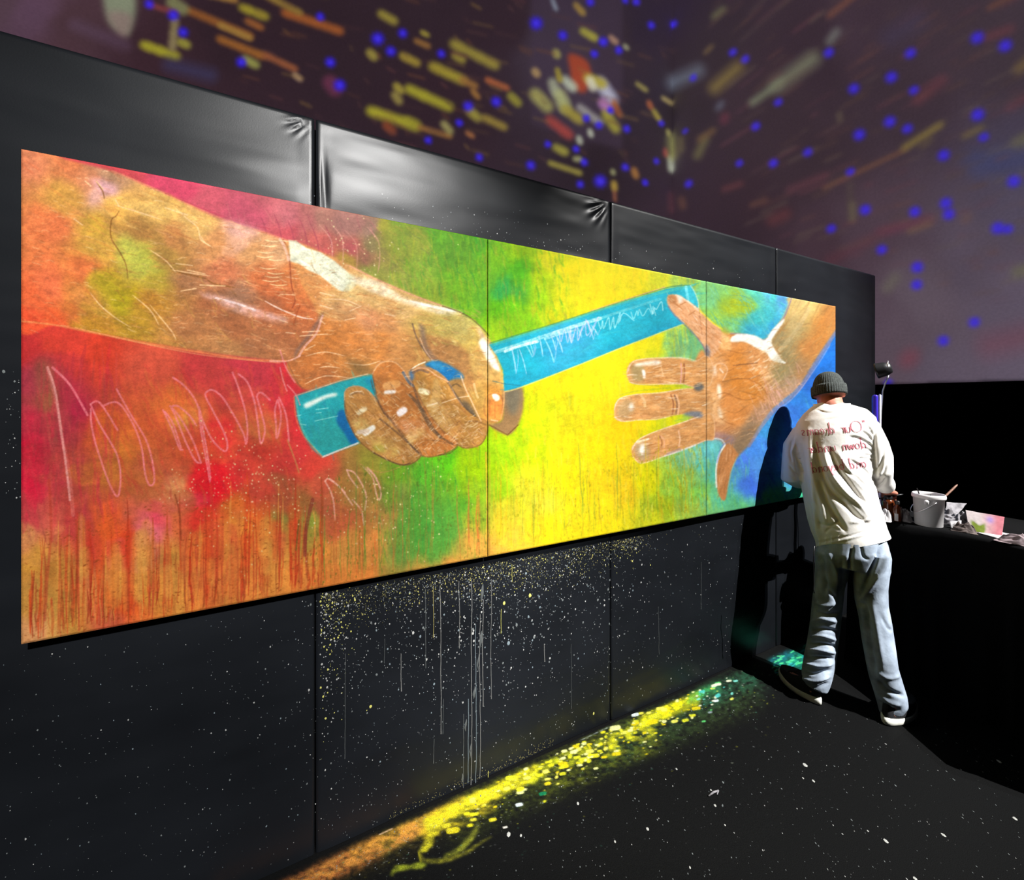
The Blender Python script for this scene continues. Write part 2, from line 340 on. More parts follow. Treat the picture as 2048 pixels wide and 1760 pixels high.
HAND = '''620 600 c88448;650 560 d08c50;680 590 cc9a5c;700 620 c4905c;740 640 d28c5c;780 650 cc8c54;800 700 ca8a4c;700 680 c87c3c;760 690 d08440;620 720 b86c34;650 690 c07434;680 720 c07a3c;640 760 b06838;730 740 a8743c;850 640 c4a456;820 620 d0a868;900 640 bcaa5c;940 680 caaa54;970 720 c89c54;870 700 aa743c;860 680 b08044;900 740 a27444;920 700 b88c4c;960 800 ba8c44;990 750 caa058;930 650 c4b464;880 660 b8a050;760 600 cca060;600 740 b86c38;990 800 c88838;950 760 b88048;710 580 d4b070;600 640 c06c38'''

def mural():
    s = Canvas(CX0, CY0, CW, CH)
    s.grain = np.clip(.5+1.6*fbm(CW, CH, 3, 3, 5, 2), 0, 1); s.grain2 = fbm(CW, CH, 9, 5, 10, 3)
    P = lambda t: [(float(a.split()[0]), float(a.split()[1]), a.split()[2]) for a in t.replace('\n', ';').split(';') if a.strip()]
    L = lambda t: [tuple(float(v) for v in a.split(',')) for a in t.split()]
    s.c = s.field(P(BG), 15, 3)
    H = lambda *a, **k: s.hatch(*a, **k)
    # rectangular washes at the far left
    s.poly(L('45,725 175,720 172,850 150,890 60,880'), 'a82840', 5, .3)
    s.poly(L('70,730 105,735 112,860 90,870'), 'a07040', 9, .5)
    s.poly(L('45,830 90,850 85,990 48,1000'), 'dc1438', 9, .5)
    s.poly(L('205,880 300,870 330,960 215,985'), 'd07c34', 10, .35)
    s.poly(L('385,930 440,925 470,980 425,1010 380,985'), 'e81424', 7, .7)
    s.poly(L('280,1005 390,985 420,1005 330,1030 290,1050'), 'e05060', 5, .45)
    s.poly(L('290,985 350,975 385,995 330,1005'), 'dc9460', 5, .6)
    r0 = np.random.RandomState(44)
    for k in range(46):
        x, y = r0.uniform(50, 600), r0.uniform(740, 1110); w_, h_ = r0.uniform(14, 60), r0.uniform(12, 46)
        c = s.c[int(min(max(y+r0.uniform(-60, 60)-s.y0, 0), s.h-1)), int(min(max(x+r0.uniform(-60, 60)-s.x0, 0), s.w-1))].copy()*r0.uniform(.85, 1.12)
        s.poly([(x-w_, y-h_*.6), (x, y-h_), (x+w_, y-h_*.5), (x+w_*.9, y+h_*.7), (x+w_*.1, y+h_), (x-w_*.9, y+h_*.5)], np.clip(c, 0, 1), 2, r0.uniform(.25, .55), wob=3, seed=k, tex=.4)
    for k in range(60):
        x, y = r0.uniform(780, 1420), r0.uniform(480, 1080); w_, h_ = r0.uniform(10, 34), r0.uniform(18, 60)
        c = s.c[int(min(max(y+r0.uniform(-50, 50)-s.y0, 0), s.h-1)), int(min(max(x+r0.uniform(-50, 50)-s.x0, 0), s.w-1))].copy()*r0.uniform(.85, 1.15)
        s.poly([(x-w_, y-h_*.6), (x, y-h_), (x+w_, y-h_*.5), (x+w_*.9, y+h_*.7), (x+w_*.1, y+h_), (x-w_*.9, y+h_*.5)], np.clip(c, 0, 1), 3, r0.uniform(.25, .5), wob=3, seed=k, tex=.6)
    # brushed texture over whole ground
    n1 = fbm(CW, CH, 60, 60, 11, 5); n2 = fbm(CW, CH, 7, 22, 12, 3); n3 = fbm(CW, CH, 26, 5, 13, 3)
    s.c *= (1+.26*n1+.09*n2+.08*n3)[..., None]
    gm = s.mask(L('745,455 985,470 1400,560 1400,1030 985,1115 760,1180 800,900 960,880 1010,700 760,560'), 20)
    s.c *= (1+.12*gm*n2)[..., None]
    H((780, 470, 1140, 690), 420, 86, 34, ['9ac820', '4c9a20', 'c0cc20', '70b010', '58a030'], 3, .3, seed=2)
    H((1110, 520, 1400, 740), 260, 80, 40, ['f4e820', 'e8c800', 'd0d010', 'f8ec40'], 3, .28, seed=3)
    H((985, 760, 1420, 1080), 620, 82, 34, ['f4e420', 'c8c010', 'b0bc10', 'e8b400', 'f8e840', 'a0b020'], 2.4, .3, seed=4)
    H((760, 900, 975, 1120), 360, 84, 34, ['3c9c28', '6cb820', '90a838', '2c8c3c', 'b0bc30'], 2.4, .3, seed=5)
    H((1420, 580, 1580, 670), 120, 60, 30, ['58c8d0', '3098b8', '80d0c0', '50b0a0'], 2, .4, seed=6)
    H((1440, 590, 1580, 660), 50, 20, 34, ['60d0d0', '3898b8'], 2, .4, seed=61)
    H((1470, 800, 1670, 1010), 170, 62, 30, ['4aa0e8', '2860c8', '58c0c8', '3878e0'], 2.2, .4, seed=7)
    H((1400, 890, 1500, 1020), 120, 80, 28, ['58c090', '48a8b8', '80c060', '3c98a0'], 2.2, .4, seed=8)
    H((1000, 520, 1400, 1060), 420, 84, 30, ['b4c410', 'd8b408', 'e8d860', '98b81c', 'e0a818'], 3.4, .32, seed=221, curve=6)
    H((1040, 900, 1400, 1060), 260, 84, 20, ['a8a810', 'c89c10', '90a018', 'f0e870'], 2, .42, seed=222)
    H((760, 450, 1130, 680), 300, 75, 22, ['2c9030', '88c41c', 'b8b838', '4cac18', 'a89c40'], 3, .4, seed=223, curve=8)
    H((50, 730, 240, 1050), 150, 88, 80, ['a82c3c', 'c83440', '98403c', 'd8504c', 'e01c40'], 6, .3, seed=224)
    H((240, 740, 600, 1000), 240, 70, 40, ['e05030', 'c02c30', 'd87838', 'b83c30', 'e83c34'], 5, .28, seed=225, curve=10)
    s.poly(L('1436,600 1470,596 1482,622 1462,638 1440,625'), 'a4b41c', 8, .75)
    s.poly(L('1475,965 1505,950 1512,985 1490,995'), '3c64dc', 5, .7)
    s.poly(L('1395,660 1415,690 1395,720 1370,700'), '70b478', 4, .6)
    # green lobes hanging down
    s.poly(L('800,1040 860,1000 930,1010 905,1075 880,1120 850,1138 825,1115'), '4c9c34', 12, .5)
    s.poly(L('935,975 985,965 985,1055 965,1062 945,1030'), '80b020', 7, .5)
    s.poly(L('905,1090 940,1060 960,1100 900,1130'), 'e8a044', 7, .5)
    s.poly(L('1060,1000 1110,990 1120,1020 1070,1030'), 'd8d048', 9, .5)
    # upper red field hatch
    H((450, 420, 760, 560), 60, 62, 40, ['b84c60', 'd88078', 'a84458'], 2, .35, seed=9)
    for x, y in ((520, 430), (548, 428), (575, 440), (600, 440), (623, 452), (650, 450)):
        s.line([(x, y), (x+10, y+25), (x+17, y+62)], 'a84056', 2, .6, taper=True)
    for x, y, k in ((640, 452, 1), (662, 448, 1), (735, 455, 1), (690, 460, .6)):
        s.line([(x, y), (x+22, y+28), (x+24, y+68), (x+20, y+92)], 'eaa494', 2.2, .7*k, taper=True)
    s.poly(L('760,455 790,446 850,462 860,500 800,520 770,535 756,500'), 'a0a038', 5, .5, tex=.5)
    H((760, 450, 870, 560), 60, 40, 26, ['b0a040', '88a030', 'c0b048', '707840'], 3, .4, seed=91)
    # ------------------------------------------------ forearm + fist
    arm = L('30,290 130,318 232,345 290,370 345,392 400,420 460,444 520,462 575,481 640,505 665,560 660,640 640,690 588,722 560,722 500,716 420,706 300,686 180,664 110,650 30,643')
    am = s.mask(arm, 2)
    af = s.field(P(ARM), 14, 31)
    s.put(am, af)
    s.line(L('40,642 110,650 180,664 300,688 420,708 500,719 575,722'), 'f08850', 3.5, .85)
    s.line(L('150,655 300,690 420,712 560,726'), 'f8b070', 1.8, .6)
    s.line(L('225,342 290,369 400,419 470,447 520,462 577,482'), 'e88868', 3, .7)
    s.line(L('330,386 400,415 470,441 540,458'), 'c03c50', 2, .6)
    H((200, 440, 600, 700), 240, 12, 34, ['d8a068', 'a86030', 'e0a880', 'c87848', '98582c'], 1.8, .35, m=am, seed=21)
    H((40, 300, 240, 650), 110, 30, 50, ['e88858', 'c86030', 'e09060', 'd05c34'], 4, .22, m=am, seed=22)
    H((210, 380, 480, 470), 90, 24, 44, ['ecc070', 'e0a850', 'f0d080', 'd89848'], 2.4, .4, m=am, seed=23)
    H((480, 540, 640, 640), 70, 8, 26, ['f0a070', 'ffd0a8', 'b04c20', 'd87848'], 1.6, .55, m=am, seed=24)
    s.poly(L('178,358 215,362 238,378 232,392 205,385'), 'e0a8b4', 6, .7)
    s.poly(L('448,440 500,450 520,468 480,475 450,460'), 'e8b0a8', 6, .6)
    s.poly(L('210,400 300,405 370,425 420,445 360,440 280,425'), 'e8c070', 6, .5)
    s.poly(L('205,430 215,425 245,450 300,460 290,480 230,470'), 'a07038', 6, .6)
    s.poly(L('240,470 262,475 300,520 330,540 300,548 262,540 235,500'), 'b4b84c', 7, .7, tex=.4)
    s.poly(L('190,545 230,555 262,620 240,640 205,590'), 'a8981c', 8, .7)
    s.poly(L('330,550 400,545 450,575 560,600 540,620 430,600 360,572'), '98684c', 6, .45)
    # pale light streak on the forearm
    s.poly(L('395,585 440,592 480,605 530,622 575,638 560,645 500,632 450,612'), 'e8b8b0', 4, .85, tex=.5)
    s.line(L('432,596 470,606 510,620'), 'fbe6e6', 4, .7)
    s.line(L('530,602 560,618 600,634 626,638'), 'fcd8c8', 2.6, .95, taper=True)
    s.line(L('600,610 588,645 590,650'), 'a04820', 2.4, .7)
    for t in ('238,422 232,432 223,440 221,465 225,482 240,505 252,530 256,560', '192,362 205,382 209,398', '340,535 360,545 390,552 415,558', '415,560 430,568 470,575'):
        s.line(L(t), '7a4c1c', 2.6, .8, taper=True)
    for t in ('230,398 238,412', '193,363 206,378', '170,362 182,372', '148,438 165,450', '350,415 375,438 395,455 402,480 422,492', '400,470 410,485 425,495', '300,500 330,520 352,545', '180,585 200,610 230,635 262,655', '265,590 300,620 318,650', '300,610 325,640 345,665 352,680', '330,415 375,430', '352,527 385,531', '362,582 392,577', '375,540 410,548', '230,410 280,425 325,440', '345,540 375,545 420,552', '400,570 450,572'):
        s.line(L(t), 'f8cc98', 2, .8, taper=True)
    s.line(L('566,480 578,500 580,530 583,570 590,600 585,615'), '8c3c20', 2.4, .8)
    s.line(L('560,478 572,500 577,520'), 'f4c8c0', 5, .6)
    for y, x in ((480, 530), (490, 522), (503, 515), (512, 512), (518, 535), (535, 520), (545, 535), (552, 530), (560, 525), (568, 540), (480, 560)):
        s.line([(x, y), (x+16, y+3), (x+34, y+1)], 'ffe0a8', 1.8, .8, taper=True)
    # hand
    hand = L('573,484 640,503 700,530 760,560 830,590 885,610 930,630 962,655 985,688 1000,725 1008,770 1008,820 1000,842 980,850 950,832 900,800 850,790 800,760 745,752 690,760 640,775 612,780 588,762 572,730 600,700 640,650 600,560')
    hm = s.mask(hand, 2)
    hf = s.field(P(HAND), 11, 41)
    s.put(hm, hf)
    H((580, 560, 860, 770), 220, 10, 24, ['e8b080', 'a85c28', 'f0c090', 'd88848'], 1.6, .38, m=hm, seed=25)
    H((620, 540, 800, 640), 90, 24, 26, ['f4d898', 'c88c4c', 'e8c080'], 2, .45, m=hm, seed=26)
    H((830, 610, 1000, 800), 150, 62, 26, ['d8b868', '9c6c34', 'e0c878', 'b08840'], 2.2, .38, m=hm, seed=27)
    s.poly(L('577,481 592,484 611,497 640,506 666,522 690,541 710,564 698,566 686,584 678,580 660,566 639,550 616,541 600,529 581,523 579,505'), 'e0e0c6', 1.2, .97, smooth=False, wob=.8)
    s.poly(L('690,541 710,552 716,566 700,582 688,584 692,562'), 'd4d4b0', 2, .7, smooth=False)
    H((585, 490, 700, 575), 80, 35, 24, ['ffffe8', 'c8ccb0', 'f8f4d8', 'b4b89c'], 1.6, .6, m=s.mask(L('578,482 611,496 666,522 712,562 688,584 640,550 600,530 580,524'), 1), seed=28)
    s.poly(L('705,556 755,562 816,598 891,615 925,626 880,628 840,616 789,600 735,580'), 'f8ead0', 3, .85, tex=.4)
    s.line(L('820,602 870,614 918,624'), 'fffdf4', 5, .8, taper=True)
    s.line(L('700,532 760,562 830,592 885,612'), 'e8a080', 2.4, .8)
    s.line(L('885,612 932,630 964,656 978,672'), '6c5034', 2.2, .8)
    # wrist fold
    s.poly(L('642,628 646,632 625,668 600,700 588,722 592,700 618,665'), '7a5c50', 2.5, .75)
    s.line(L('645,632 632,668 612,690 598,712'), 'e8b0a4', 4, .75)
    s.line(L('574,722 592,760 606,778'), '8c5434', 2, .8)
    s.line(L('540,722 575,722 600,712'), 'f4b4a0', 3, .8)
    for t in ('572,665 590,667', '605,664 640,662', '600,672 655,668', '560,640 575,645', '640,640 650,648', '610,700 630,690', '612,712 650,704 690,712', '640,735 655,733 680,736', '610,768 650,752 700,756', '690,726 730,730 760,722', '640,610 665,618', '560,588 590,590', '650,598 690,600 720,612', '700,622 722,612', '770,628 790,632', '640,585 670,592', '690,640 710,636'):
        s.line(L(t), 'fcd0a4', 1.8, .8, taper=True)
    s.poly(L('690,712 720,728 745,745 735,750 712,745'), '7c6038', 5, .6)
    # knuckle fold between thumb mound and index
    s.line(L('825,648 832,672 845,695 862,718'), '6c5444', 3, .85)
    s.poly(L('838,650 848,655 856,690 876,716 868,722 848,695'), '7c6458', 3, .8)
    s.line(L('840,676 850,700 866,722'), 'e8c0a0', 2, .7)
    s.poly(L('855,672 895,680 930,700 940,730 925,750 895,728 872,718'), 'a87444', 4, .7)
    s.poly(L('956,650 975,685 972,690 958,668'), 'd0b0a0', 3, .7)
    s.poly(L('958,686 970,680 1000,738 985,735 972,715'), 'fbf3e2', 1.5, .97)
    H((860, 620, 960, 690), 60, 30, 14, ['d0c070', 'a89448', 'c8b860'], 3, .5, seed=29)
    # blue gap + shaft seen between the fingers
    s.poly(L('850,728 874,721 898,730 924,748 924,760 899,764 880,750 864,738'), '1c74b0', 1.5)
    s.poly(L('858,728 876,724 890,735 875,740'), '3c98c0', 3, .7)
    s.poly(L('896,764 924,758 932,790 944,815 952,835 925,812 908,788'), 'a87c44', 2)
    s.poly(L('925,800 945,815 955,838 930,820'), '5c5040', 3, .8)
    s.line(L('900,775 912,768 922,774'), '5c4830', 2.5, .7)
    # shadow finger right of thumb
    s.poly(L('1008,778 1042,772 1047,812 1036,850 1015,870 978,850 1004,838'), '98744a', 1.5)
    s.poly(L('1010,782 1040,776 1042,800 1030,830 1015,820'), '6c6858', 5, .8)
    s.line(L('979,850 1015,870 1036,850'), '6c4020', 2, .8, smooth=False)
    # baton, left stub
    stub = L('589,792 616,783 679,763 727,751 750,749 760,790 720,885 680,900 645,914 625,897 608,872 595,838')
    sm = s.mask(stub, 1.5, False)
    s.put(sm, '20a4ac'); s.put(sm*blur(s.mask(L('600,860 700,830 715,885 645,914'), 0), 12), '309c94', .6)
    H((590, 750, 760, 910), 90, 75, 30, ['38c0b8', '1c98a8', '50c8b0', '2890b0'], 3, .35, m=sm, seed=30)
    s.line(L('592,796 598,835 612,872 640,908'), '60c8b0', 4, .6)
    s.poly(L('676,825 688,820 700,850 716,882 702,888 688,866 674,845'), '0c64a4', 2, .95)
    s.poly(L('730,760 748,755 752,785 742,775'), '1890b8', 3, .8)
    s.poly(L('608,812 612,806 650,790 672,786 672,792 650,798 615,816'), 'f0f8ec', 1.5, .95)
    for t in ('632,819 656,816', '630,842 675,832', '592,832 602,830', '600,848 612,850', '632,826 642,825'):
        s.line(L(t), 'a0e8e0', 1.4, .8)
    s.line(L('645,914 680,900 716,886'), 'ece0d8', 3, .9)
    s.line(L('590,792 620,782 680,762 735,748'), 'e8b890', 2, .7)
    s.line(L('588,794 592,835 608,873 645,914'), 'f08048', 2, .7)
    # fingers
    F1 = L('689,800 690,783 701,774 720,773 738,783 755,803 768,826 792,850 816,878 842,906 828,925 804,930 780,922 747,905 717,880 700,850 691,826')
    F2 = L('745,748 756,729 775,722 793,726 808,742 826,770 842,800 860,830 884,860 912,880 911,895 880,910 846,912 815,884 790,852 768,826 756,800 750,775')
    F3 = L('822,738 838,734 856,736 876,744 897,764 911,792 926,812 950,832 974,844 974,866 960,890 930,896 912,888 884,876 862,848 846,818 832,785 824,760')
    for F, base, sd in ((F3, 'b4803c', 51), (F2, 'c07638', 52), (F1, 'bc8444', 53)):
        m = s.mask(F, 1.2)
        s.put(m, base)
        xs = [p[0] for p in F]; ys = [p[1] for p in F]; bx = (min(xs), min(ys), max(xs), max(ys))
        s.c *= (1+.35*m*fbm(CW, CH, 22, 22, sd, 4))[..., None]
        H(bx, 200, 48, 26, ['d8a060', '9c6430', 'e0b070', 'b87438'], 3, .42, m=m, seed=sd)
        H((bx[0], bx[1]+55, bx[2], bx[3]), 110, -25, 12, ['f0d0a0', 'e8b880', '8c5c34'], 1.6, .6, m=m, seed=sd+7)
        s.line(F+F[:1], '7c4c2c', 2, .65)
        s.line(F[:6], 'f0c098', 1.8, .6)
    s.poly(L('862,800 884,815 905,835 896,860 880,850 868,830'), 'd8b478', 5, .6, tex=.7)
    s.poly(L('868,760 878,762 882,795 876,815 862,810'), 'c8a060', 2, .7)
    s.poly(L('806,838 848,845 850,862 815,868'), 'e8a070', 4, .5, tex=.8)
    s.poly(L('712,838 742,845 748,855 735,880 716,870'), 'd8b868', 4, .6, tex=.6)
    s.poly(L('742,878 780,880 798,905 785,915 750,900'), 'd8b060', 4, .6, tex=.6)
    s.poly(L('746,892 765,890 770,902 752,903'), '98a030', 3, .6)
    s.poly(L('812,864 848,858 842,875 820,888'), 'f0c878', 3, .7, tex=.6)
    s.line(L('820,790 838,812 858,850 882,876'), '54483c', 6, .65)
    s.line(L('760,838 790,862 815,884 845,912'), '6c4c34', 3.5, .75)
    s.line(L('756,800 772,826 800,858'), '705038', 3, .5)
    s.line(L('806,745 818,765 826,772'), '486888', 5, .8)
    s.poly(L('818,745 826,740 828,755 822,762'), '4070a0', 2, .8)
    s.line(L('702,790 716,785 728,790'), '84603c', 4, .7); s.line(L('700,788 712,783 722,783'), 'e8d0b0', 2, .8)
    s.line(L('826,746 840,740 856,745'), '74584c', 4, .8); s.line(L('824,742 840,736 858,740 874,752 896,764 910,790 926,812'), 'f0b890', 2.2, .85)
    s.line(L('748,742 760,728 778,723 794,728 808,742'), 'f0b070', 2, .8)
    s.line(L('826,736 836,730 850,724'), 'fff0d8', 2.2, .9)
    s.line(L('922,752 930,775 942,800 954,826 962,842'), 'f4c8a0', 2, .85)
    s.line(L('884,806 915,796 938,792'), 'f0d0a8', 1.8, .8); s.line(L('855,812 875,806'), 'f8e8d0', 3, .8)
    s.line(L('720,928 760,945 800,934'), 'd89060', 1.5, .5)
    for x, y, w, h, an, c in ((724, 821, 10, 5, -30, 'f4ecc8'), (738, 861, 13, 6, -35, 'fdf8ec'), (780, 784, 11, 4, -3, 'fdf4ea'), (783, 770, 16, 8, -8, 'e8a864'), (804, 823, 10, 7, -30, 'fdf2f2'), (848, 783, 11, 6, 20, 'f4e8c0'), (726, 863, 12, 5, -5, 'd8c0a8')):
        t = math.radians(an); ct, st = math.cos(t), math.sin(t)
        s.poly([(x+w*ct*a-h*st*b, y+w*st*a+h*ct*b) for a, b in ((-1, -.6), (0, -1), (1, -.7), (1, .6), (0, 1), (-1, .8))], c, 1, .95)
    s.poly(L('710,792 732,795 742,812 720,815'), 'b07438', 4, .5)
    # carved-looking detail of the fist: dark seams, ochre lights, scratches
    for t, c, w_, a_ in (('846,818 860,845 880,872 905,888', '5c4a38', 4, .7), ('826,770 836,800 846,822', '604c3c', 4, .75), ('768,826 790,851 815,883 838,908', '5c4434', 3.2, .8), ('742,760 752,795 768,826', '644834', 3, .7), ('690,812 700,850 717,879', '7c5438', 2.6, .7),
                         ('897,766 912,790 928,812 950,832', '4c4438', 3.4, .75), ('930,845 950,842 972,850', '6c4828', 2.4, .6), ('852,880 880,882 912,890 945,892', '744c2c', 2.2, .6), ('820,926 806,930 782,923 748,906', '543c2c', 2.4, .7), ('877,911 900,906 915,894', '5c3c28', 2.4, .7)):
        s.line(L(t), c, w_, a_, rough=.5)
    for t, c in (('700,846 712,852 728,846 740,836 728,840 712,842', 'e8c878'), ('706,842 716,836 730,838 738,850 724,860 710,858', 'd8b468'), ('818,866 830,858 842,856 838,868 826,884 816,890', 'f0cc88'), ('836,768 848,766 856,790 850,812 842,806', 'c8a464'), ('852,806 868,800 886,812 880,834 862,836', 'e0c088'),
                 ('740,868 760,872 786,884 800,904 790,914 768,904 748,888', 'dcb860'), ('780,842 800,838 822,848 836,866 820,872 796,858', 'd89060'), ('884,850 902,846 926,856 922,876 900,878', 'cc9050'), ('776,752 792,748 800,764 786,772', 'd89048'), ('704,806 722,806 734,818 722,828 708,822', 'c4904c'),
                 ('940,700 956,712 966,742 958,768 946,748', 'd0ac60'), ('905,640 935,650 952,676 930,690 905,668', 'c8b468'), ('860,690 884,700 902,722 886,724 868,710', 'b8804c')):
        s.poly(L(t), c, 1.6, .62, tex=1.0)
    H((690, 760, 975, 930), 420, 48, 11, ['fff0d0', 'f4cc98', '7c4c28', 'e8a878', '8c5c38'], 1.2, .6, m=np.maximum(np.maximum(s.mask(F1, 1), s.mask(F2, 1)), s.mask(F3, 1)), seed=211, curve=3)
    H((780, 830, 960, 900), 160, -35, 9, ['ffe8c0', 'f8d8b0', 'c89060'], 1.1, .7, m=np.maximum(s.mask(F2, 1), s.mask(F3, 1)), seed=212, curve=3)
    s.line(L('973,500 974,640'), '9c9c38', 1.8, .6); s.line(L('972,905 974,1000 973,1112'), 'd89838', 3, .75, rough=.3); s.line(L('979,905 980,1000 979,1108'), 'c0a030', 1.6, .7)
    # thumb nail
    s.poly(L('976,792 990,788 1003,795 1004,830 998,840 980,838 975,820'), 'd8843c', 1.5, .9)
    s.line(L('975,838 968,820 972,795 990,787 1004,796 1004,832 995,842 980,840'), '90502c', 1.8, .6)
    s.line(L('980,800 980,830'), 'b06028', 1.5, .6); s.line(L('990,805 990,835'), 'a85828', 1.5, .6)
    s.poly(L('984,790 992,788 999,794 998,800 990,801'), 'fff8ea', 1, .95)
    s.line(L('982,840 995,842'), 'f8d8a8', 2, .8)
    s.poly(L('948,740 975,780 972,815 955,800'), 'c8a050', 5, .5)
    s.line(L('948,768 952,785 956,795'), 'f4d8a0', 4, .6)
    s.line(L('1005,742 1008,800 1002,838'), 'f0a868', 2, .7)
    # loose worked-in marks over the forearm and fist
    H((60, 330, 1000, 760), 900, 14, 16, ['f0c084', '8c4c20', 'e8a468', 'a86030', 'ffe0b0', 'c87038'], 1.5, .42, m=np.maximum(am, hm), seed=201, curve=5)
    H((350, 430, 1000, 760), 420, -12, 12, ['ffd8a8', '9c5828', 'f4b888', 'b87038'], 1.3, .5, m=np.maximum(am, hm), seed=202, curve=4)
    H((200, 400, 640, 700), 120, 60, 26, ['d89858', '94602c', 'c8a048'], 2.2, .35, m=am, seed=203, curve=7)
    both = np.maximum(am, hm)
    s.c *= (1+both*(.09+.30*fbm(CW, CH, 16, 10, 204, 4)+.16*fbm(CW, CH, 5, 4, 205, 2)))[..., None]
    # ------------------------------------------------ baton right part
    bat = L('978,689 1080,658 1150,636 1252,602 1334,577 1381,571 1390,585 1397,606 1396,628 1368,647 1252,691 1150,732 1041,774 1009,782 1006,740 994,712')
    bm = s.mask(bat, 1.3, False)
    s.put(bm, '14a4bc')
    s.put(bm*blur(s.mask(L('1000,760 1150,716 1368,635 1396,640 1252,700 1008,790'), 0), 6), '0c8cb0', .6)
    s.put(bm*blur(s.mask(L('1090,650 1170,650 1190,700 1100,745'), 0), 14), '5090c8', .45)
    s.put(bm*blur(s.mask(L('1370,570 1400,570 1400,640 1380,640'), 0), 4), '48c4d0', .6)
    H((985, 570, 1400, 780), 240, -18, 40, ['28b8c8', '0c94b4', '40c0c8', '1098a8'], 3, .35, m=bm, seed=33)
    s.line(L('985,690 1080,660 1252,604 1376,573'), '50b8a0', 5, .7)
    s.line(L('992,704 1060,682 1150,652 1200,637'), 'e8f4ee', 7, .85, rough=.6)
    s.line(L('1200,637 1260,617 1320,598'), 'a8dcd8', 5, .6, rough=.6)
    s.line(L('980,686 1080,656 1150,634 1252,600 1334,575 1381,570'), '307868', 1.8, .7)
    s.line(L('1180,622 1260,596 1330,574'), 'e8b080', 1.6, .8)
    s.line(L('1010,783 1041,775 1150,733 1252,692 1366,648'), 'f0d880', 2, .8)
    s.line(L('1381,571 1391,588 1397,608 1396,630'), 'e8e8c0', 2, .7)
    s.line(L('1372,574 1376,600'), 'a8ecf4', 5, .7)
    s.line(L('985,762 1012,768 1040,771'), '205868', 1.4, .7)
    s.put(bm*np.clip(.5+2.2*fbm(CW, CH, 40, 26, 301, 3), 0, 1), '30b4c8', .35); s.put(bm*np.clip(-.1+2.2*fbm(CW, CH, 50, 30, 302, 3), 0, 1), '1080b0', .4)
    s.line(L('1010,703 1040,692 1075,683'), 'f8fcf8', 5, .95, rough=.5); s.line(L('1090,678 1120,668 1150,660'), 'd8ece8', 4, .7, rough=.8)
    r = np.random.RandomState(5); x = 1022.
    while x < 1190:
        y = 700-(x-1000)*.30+r.uniform(-6, 6); l = r.uniform(30, 62)*(1-(x-1020)/420); dx = r.uniform(8, 20)
        s.line([(x, y), (x+dx*.6, y+l*.5), (x+dx, y+l)], ['c8dcf4', 'd8c8f4', 'b8e8f0'][r.randint(3)], r.uniform(1.2, 2.4), .8, taper=True)
        if r.rand() < .7: s.line([(x+dx, y+l), (x+dx+4, y+l*.5), (x+dx+2, y+r.uniform(4, 16))], 'c0c8f4', r.uniform(1, 1.8), .65, taper=True)
        x += r.uniform(7, 24)
    for x0, n_, amp, col, st in ((1118, 16, 17, 'd0c4f4', 5.0), (1196, 14, 14, 'b8ecf0', 4.6), (1262, 10, 11, 'a8e4e8', 5.2), (1300, 6, 8, 'c8f0f0', 5)):
        pts = []
        for k in range(n_):
            xx = x0+k*st*r.uniform(.8, 1.2); yy = 655-(xx-1180)*.30+r.uniform(-3, 5); pts.append((xx, yy+(amp if k % 2 else -amp)*r.uniform(.4, 1.1)))
        s.line(pts, col, 1.7, .75, n=4)
    # ------------------------------------------------ open hand on the right
    palm = L('1402,700 1414,708 1420,690 1438,664 1462,666 1491,669 1530,678 1561,642 1576,611 1583,594 1690,612 1690,640 1671,662 1653,688 1627,727 1607,761 1586,785 1552,812 1522,850 1500,887 1483,905 1472,915 1452,900 1440,880 1415,879 1389,886 1380,850 1385,780 1386,735')
    pm = s.mask(palm, 1.5)
    pf = s.field(P('1470 720 c47c34;1500 790 c47c34;1440 790 cc8444;1430 740 cc8c50;1450 690 c88448;1510 720 c88850;1540 720 b88450;1560 745 8c7c54;1590 655 a28c5a;1560 690 92825a;1575 720 8c7850;1640 640 bc7c3c;1620 690 b87a40;1600 620 caac64;1600 640 b89a5c;1660 630 ba7c40;1640 670 bc7c3c;1600 740 a07850;1530 830 a27c60;1560 790 a88060;1480 890 846c50;1500 860 8c7054;1440 860 b87c4c;1400 760 c88c50;1395 800 cc8038;1400 860 c07840;1470 830 c88040;1420 870 a07868;1580 770 ac8870;1610 610 d4bc74;1450 880 887060;1500 750 c47c38;1470 760 c07830'), 6, 61)
    s.put(pm, np.clip(pf*1.08, 0, 1))
    H((1400, 640, 1680, 900), 330, -25, 24, ['d89858', 'a86830', 'e0a868', '9c7444'], 2, .38, m=pm, seed=34)
    H((1540, 600, 1670, 760), 90, -58, 40, ['c89c5c', 'a87840', 'b88c50'], 3, .4, m=pm, seed=35)
    H((1500, 720, 1600, 850), 60, 65, 24, ['e8b898', 'f0b8a0', 'd8a090'], 1.5, .6, m=pm, seed=36)
    s.line(L('1618,618 1600,650 1578,680 1560,700'), 'dcc090', 8, .6, rough=.6)
    s.line(L('1583,596 1577,614 1562,645 1531,680 1491,670 1462,667'), '7868a8', 2.5, .6)
    s.line(L('1672,664 1654,692 1628,732 1608,766 1587,790 1553,817 1524,852 1498,892'), '9c8490', 6, .65)
    s.line(L('1660,690 1632,735 1590,792 1556,820'), 'a8a8d0', 2, .6)
    s.poly(L('1462,676 1472,669 1491,668 1513,672 1530,680 1544,660 1566,639 1567,645 1550,669 1543,686 1559,713 1567,723 1569,727 1543,720 1533,706 1513,696 1489,684 1463,684'), 'f8f4e8', 1.3, .98)
    H((1465, 668, 1560, 722), 50, 35, 14, ['ffffff', 'd8d4c4', 'c8c8b8'], 1.4, .5, m=s.mask(L('1462,676 1491,668 1530,680 1560,650 1543,686 1569,727 1533,706 1489,684'), 1), seed=37)
